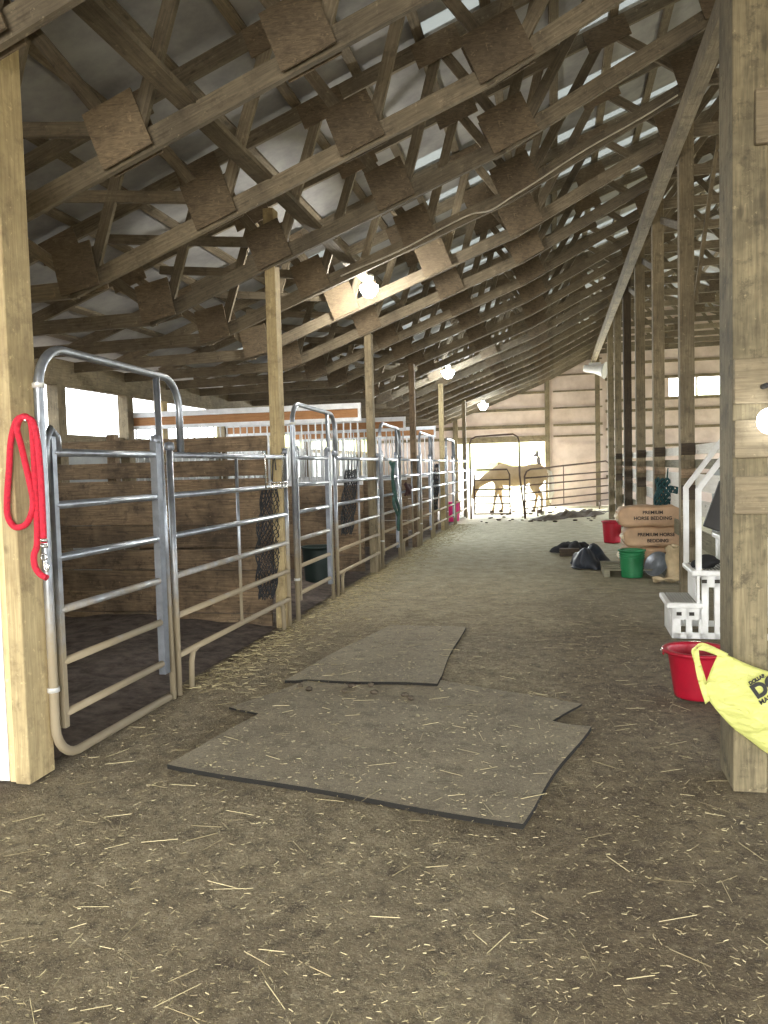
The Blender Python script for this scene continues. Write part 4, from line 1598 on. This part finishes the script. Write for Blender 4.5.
def strip(pts, w, name):
    sp = spline([at_y(a, b, YB + o) for a, b, o in pts], 6)
    wd = [V((w * .7, 0, w * .7)) for _ in sp]
    o = MB().grid([[p - q * .5 for p, q in zip(sp, wd)], [p + q * .5 for p, q in zip(sp, wd)]]).build(name, M_BAG, t)
    s_ = o.modifiers.new('solid', 'SOLIDIFY')
    s_.thickness = .003
    return o


strip([(726, 656, -.012), (714, 651, -.012), (704, 648, -.012), (697, 649, -.012), (697, 660, -.012), (700, 676, -.012), (704, 690, -.012), (708, 702, -.01)], .03, 'handle')
strip([(724, 655, .01), (709, 648, .01), (699, 645, .01), (694, 649, .01), (698, 664, .01), (706, 690, .01)], .03, 'handle')


def bag_pt(px_, py_):
    return at_y(px_, py_, YB - .066)


rotb = (PI / 2, math.radians(-33), 0)
for body, sz, px_, py_, bd in (('DG', .082, 766.5, 686.5, .004), ('DOLLAR', .019, 757, 679.5, .0015), ('MARKET', .028, 771, 697, .0008)):
    text(body, sz, M_BLACKINK, t, bag_pt(px_, py_), rotb, bold=bd)
# ------------------------------------------------------------------ lamps


def bulb_lamp(label, loc, mat, power, col, r=0.075):
    t = thing('ceiling_bulb', label, 'lamp', loc, 0, 'bare bulbs under the trusses')
    MB().lathe([(.055, .10), (.06, .135), (.05, .15)], (0, 0, 0), 18, cap1=True).build('socket', M_SOCKET, t)
    MB().lathe([(.02, .10), (.03, .06), (r * .9, .03), (r, 0), (r * .9, -.035), (r * .5, -r * .9), (0.001, -r)], (0, 0, 0), 20, cap0=False).build('bulb', mat, t)
    d = bpy.data.lights.new('bulb_light', 'POINT')
    d.energy, d.color, d.shadow_soft_size = power, col, r
    lo = bpy.data.objects.new('bulb_light', d)
    COL.objects.link(lo)
    lo.parent = t
    lo.location = (0, 0, -.1)
    return t


def lamp_at(px_, py_, y):
    return at_y(px_, py_, y)


bulb_lamp('bare lit bulb nearest the camera, on the trusses over the stall fronts', lamp_at(369, 288, 8.95), M_BULB, 125, (1.0, 0.95, 0.86), .11)
bulb_lamp('bare lit cool white bulb, middle one of the row', lamp_at(448, 372, 16.6), M_BULBCOOL, 120, (.90, .96, 1.0), .14)
bulb_lamp('bare lit bulb farthest down the barn, toward the end door', lamp_at(483, 405, 24.6), M_BULBCOOL, 60, (.92, .97, 1.0), .16)
# lit utility bulb on the near post at the frame edge
p = at_y(769, 421, 3.62)
t = thing('utility_lamp', 'small white lit lamp on a dark bracket on the near thick post', 'lamp', p)
MB().ellipsoid((0, 0, 0), (.05, .04, .055), 16, 10).build('bulb', emit('lit_small_bulb', (250, 252, 255), 6), t)
MB().tube([(-.01, 0.06, .15), (-.01, -0.01, .15), (0.01, -.01, .15), (.01, -.01, .05)], .012, 8).build('bracket', M_CHARCOAL, t)

# loudspeaker-like white lamp on the ridge beam's far end
p = at_y(590, 369, 26.6)
t = thing('horn_speaker', 'white horn speaker under the far end of the ridge beam', 'speaker', p)
hb = MB().lathe([(.28, -.5), (.2, -.4), (.13, -.15), (.12, .1), (.1, .2)], (0, 0, 0), 20, cap1=True).build('horn', M_WHITEMETAL, t)
hb.rotation_euler = (math.radians(80), 0, math.radians(-110))
MB().box(-.04, .35, -.03, .03, .1, .2, 'x').build('bracket', M_WHITEMETAL, t)

# cable stapled along the fourth visible truss
yk = TRUSS_Y[5] - 0.09
pts = [(x, yk, bc_z(x) + .03 + .012 * math.sin(5 * x)) for x in np.arange(-2.2, 1.4, .2)]
pts[8] = (pts[8][0], pts[8][1], pts[8][2] - .04)
o = MB().tube(spline(pts, 4), .008, 6).build('power_cable', M_WIRE)
tag(o, 'pale power cable running along a bottom chord from the near bulb toward the ridge', 'cable')

# ------------------------------------------------------------------ straw and chaff on the ground
st = MB()
rs = random.Random(21)


def on_mat(x, y):
    z = 0.0
    for q, zt in ((M3, .013), (M1, .0235), (M2, .0195)):
        if inside(q, x, y) > 0:
            z = max(z, zt + (.0115 if q is not M3 and inside(M3, x, y) > -.05 else 0))
    return z


def straw(x, y, L, w, a):
    z = on_mat(x, y) + .004
    dx, dy = math.cos(a) * L / 2, math.sin(a) * L / 2
    nx, ny = -math.sin(a) * w / 2, math.cos(a) * w / 2
    t1, t2 = rs.uniform(0, .006), rs.uniform(0, .006)
    b = len(st.v)
    st.v += [(x - dx - nx, y - dy - ny, z + t1), (x - dx + nx, y - dy + ny, z + t1), (x - dx, y - dy, z + t1 + w),
             (x + dx - nx, y + dy - ny, z + t2), (x + dx + nx, y + dy + ny, z + t2), (x + dx, y + dy, z + t2 + w)]
    st.face((b, b + 1, b + 4, b + 3))
    st.face((b + 1, b + 2, b + 5, b + 4))
    st.face((b + 2, b, b + 3, b + 5))


for i in range(20000):
    y = 1.6 + 12 * rs.random() ** 1.9
    x = rs.uniform(-2.5, 1.9)
    if x > 0.6 and y > 3.6 and x > .74:
        continue
    if rs.random() < .035:
        straw(x, y, rs.uniform(.05, .15), rs.uniform(.0016, .0026), rs.uniform(0, PI))
    else:
        straw(x, y, rs.uniform(.004, .022), rs.uniform(.0010, .0026), rs.uniform(0, PI))
for i in range(5500):     # hay swept against the foot of the panels
    y = rs.uniform(4.9, 20)
    x = -2.45 + abs(rs.gauss(0, .28)) - .12
    straw(x, y, rs.uniform(.02, .08), rs.uniform(.002, .004), rs.uniform(0, PI))
o = st.build('straw_chaff', M_STRAW)
tag(o, 'straw and chaff strewn over the dirt aisle', 'straw', None, 'stuff')

# dark manure strip before the far gate
mm = MB()
P = []
for i in range(50):
    row = []
    for j in range(16):
        u, v_ = i / 49, j / 15
        x = -0.7 + 2.3 * u
        y = 21.5 + 3.2 * u + 2.4 * (v_ - .5) * (.5 + .5 * math.sin(PI * u))
        e = math.sin(PI * u) * math.sin(PI * v_)
        row.append((x, y, -.014 + e * (.10 + .05 * math.sin(23 * u + 7 * v_) + .04 * math.sin(41 * u - 17 * v_))))
    P.append(row)
mm.grid(P)
tag(mm.build('manure_dirt', M_MANURE), 'dark trodden manure lying before the far brown panel', 'manure', None, 'stuff')
cl = MB()
for i in range(70):
    x, y = rs.uniform(-2.2, 1.2), rs.uniform(20.5, 27.5)
    s = rs.uniform(.03, .08)
    cl.ellipsoid((x, y, s * .1), (s, s * .8, s * .35), 7, 5)
tag(cl.build('manure_clods', M_MANURE), 'dark clods scattered on the ground at the end door', 'manure', None, 'stuff')
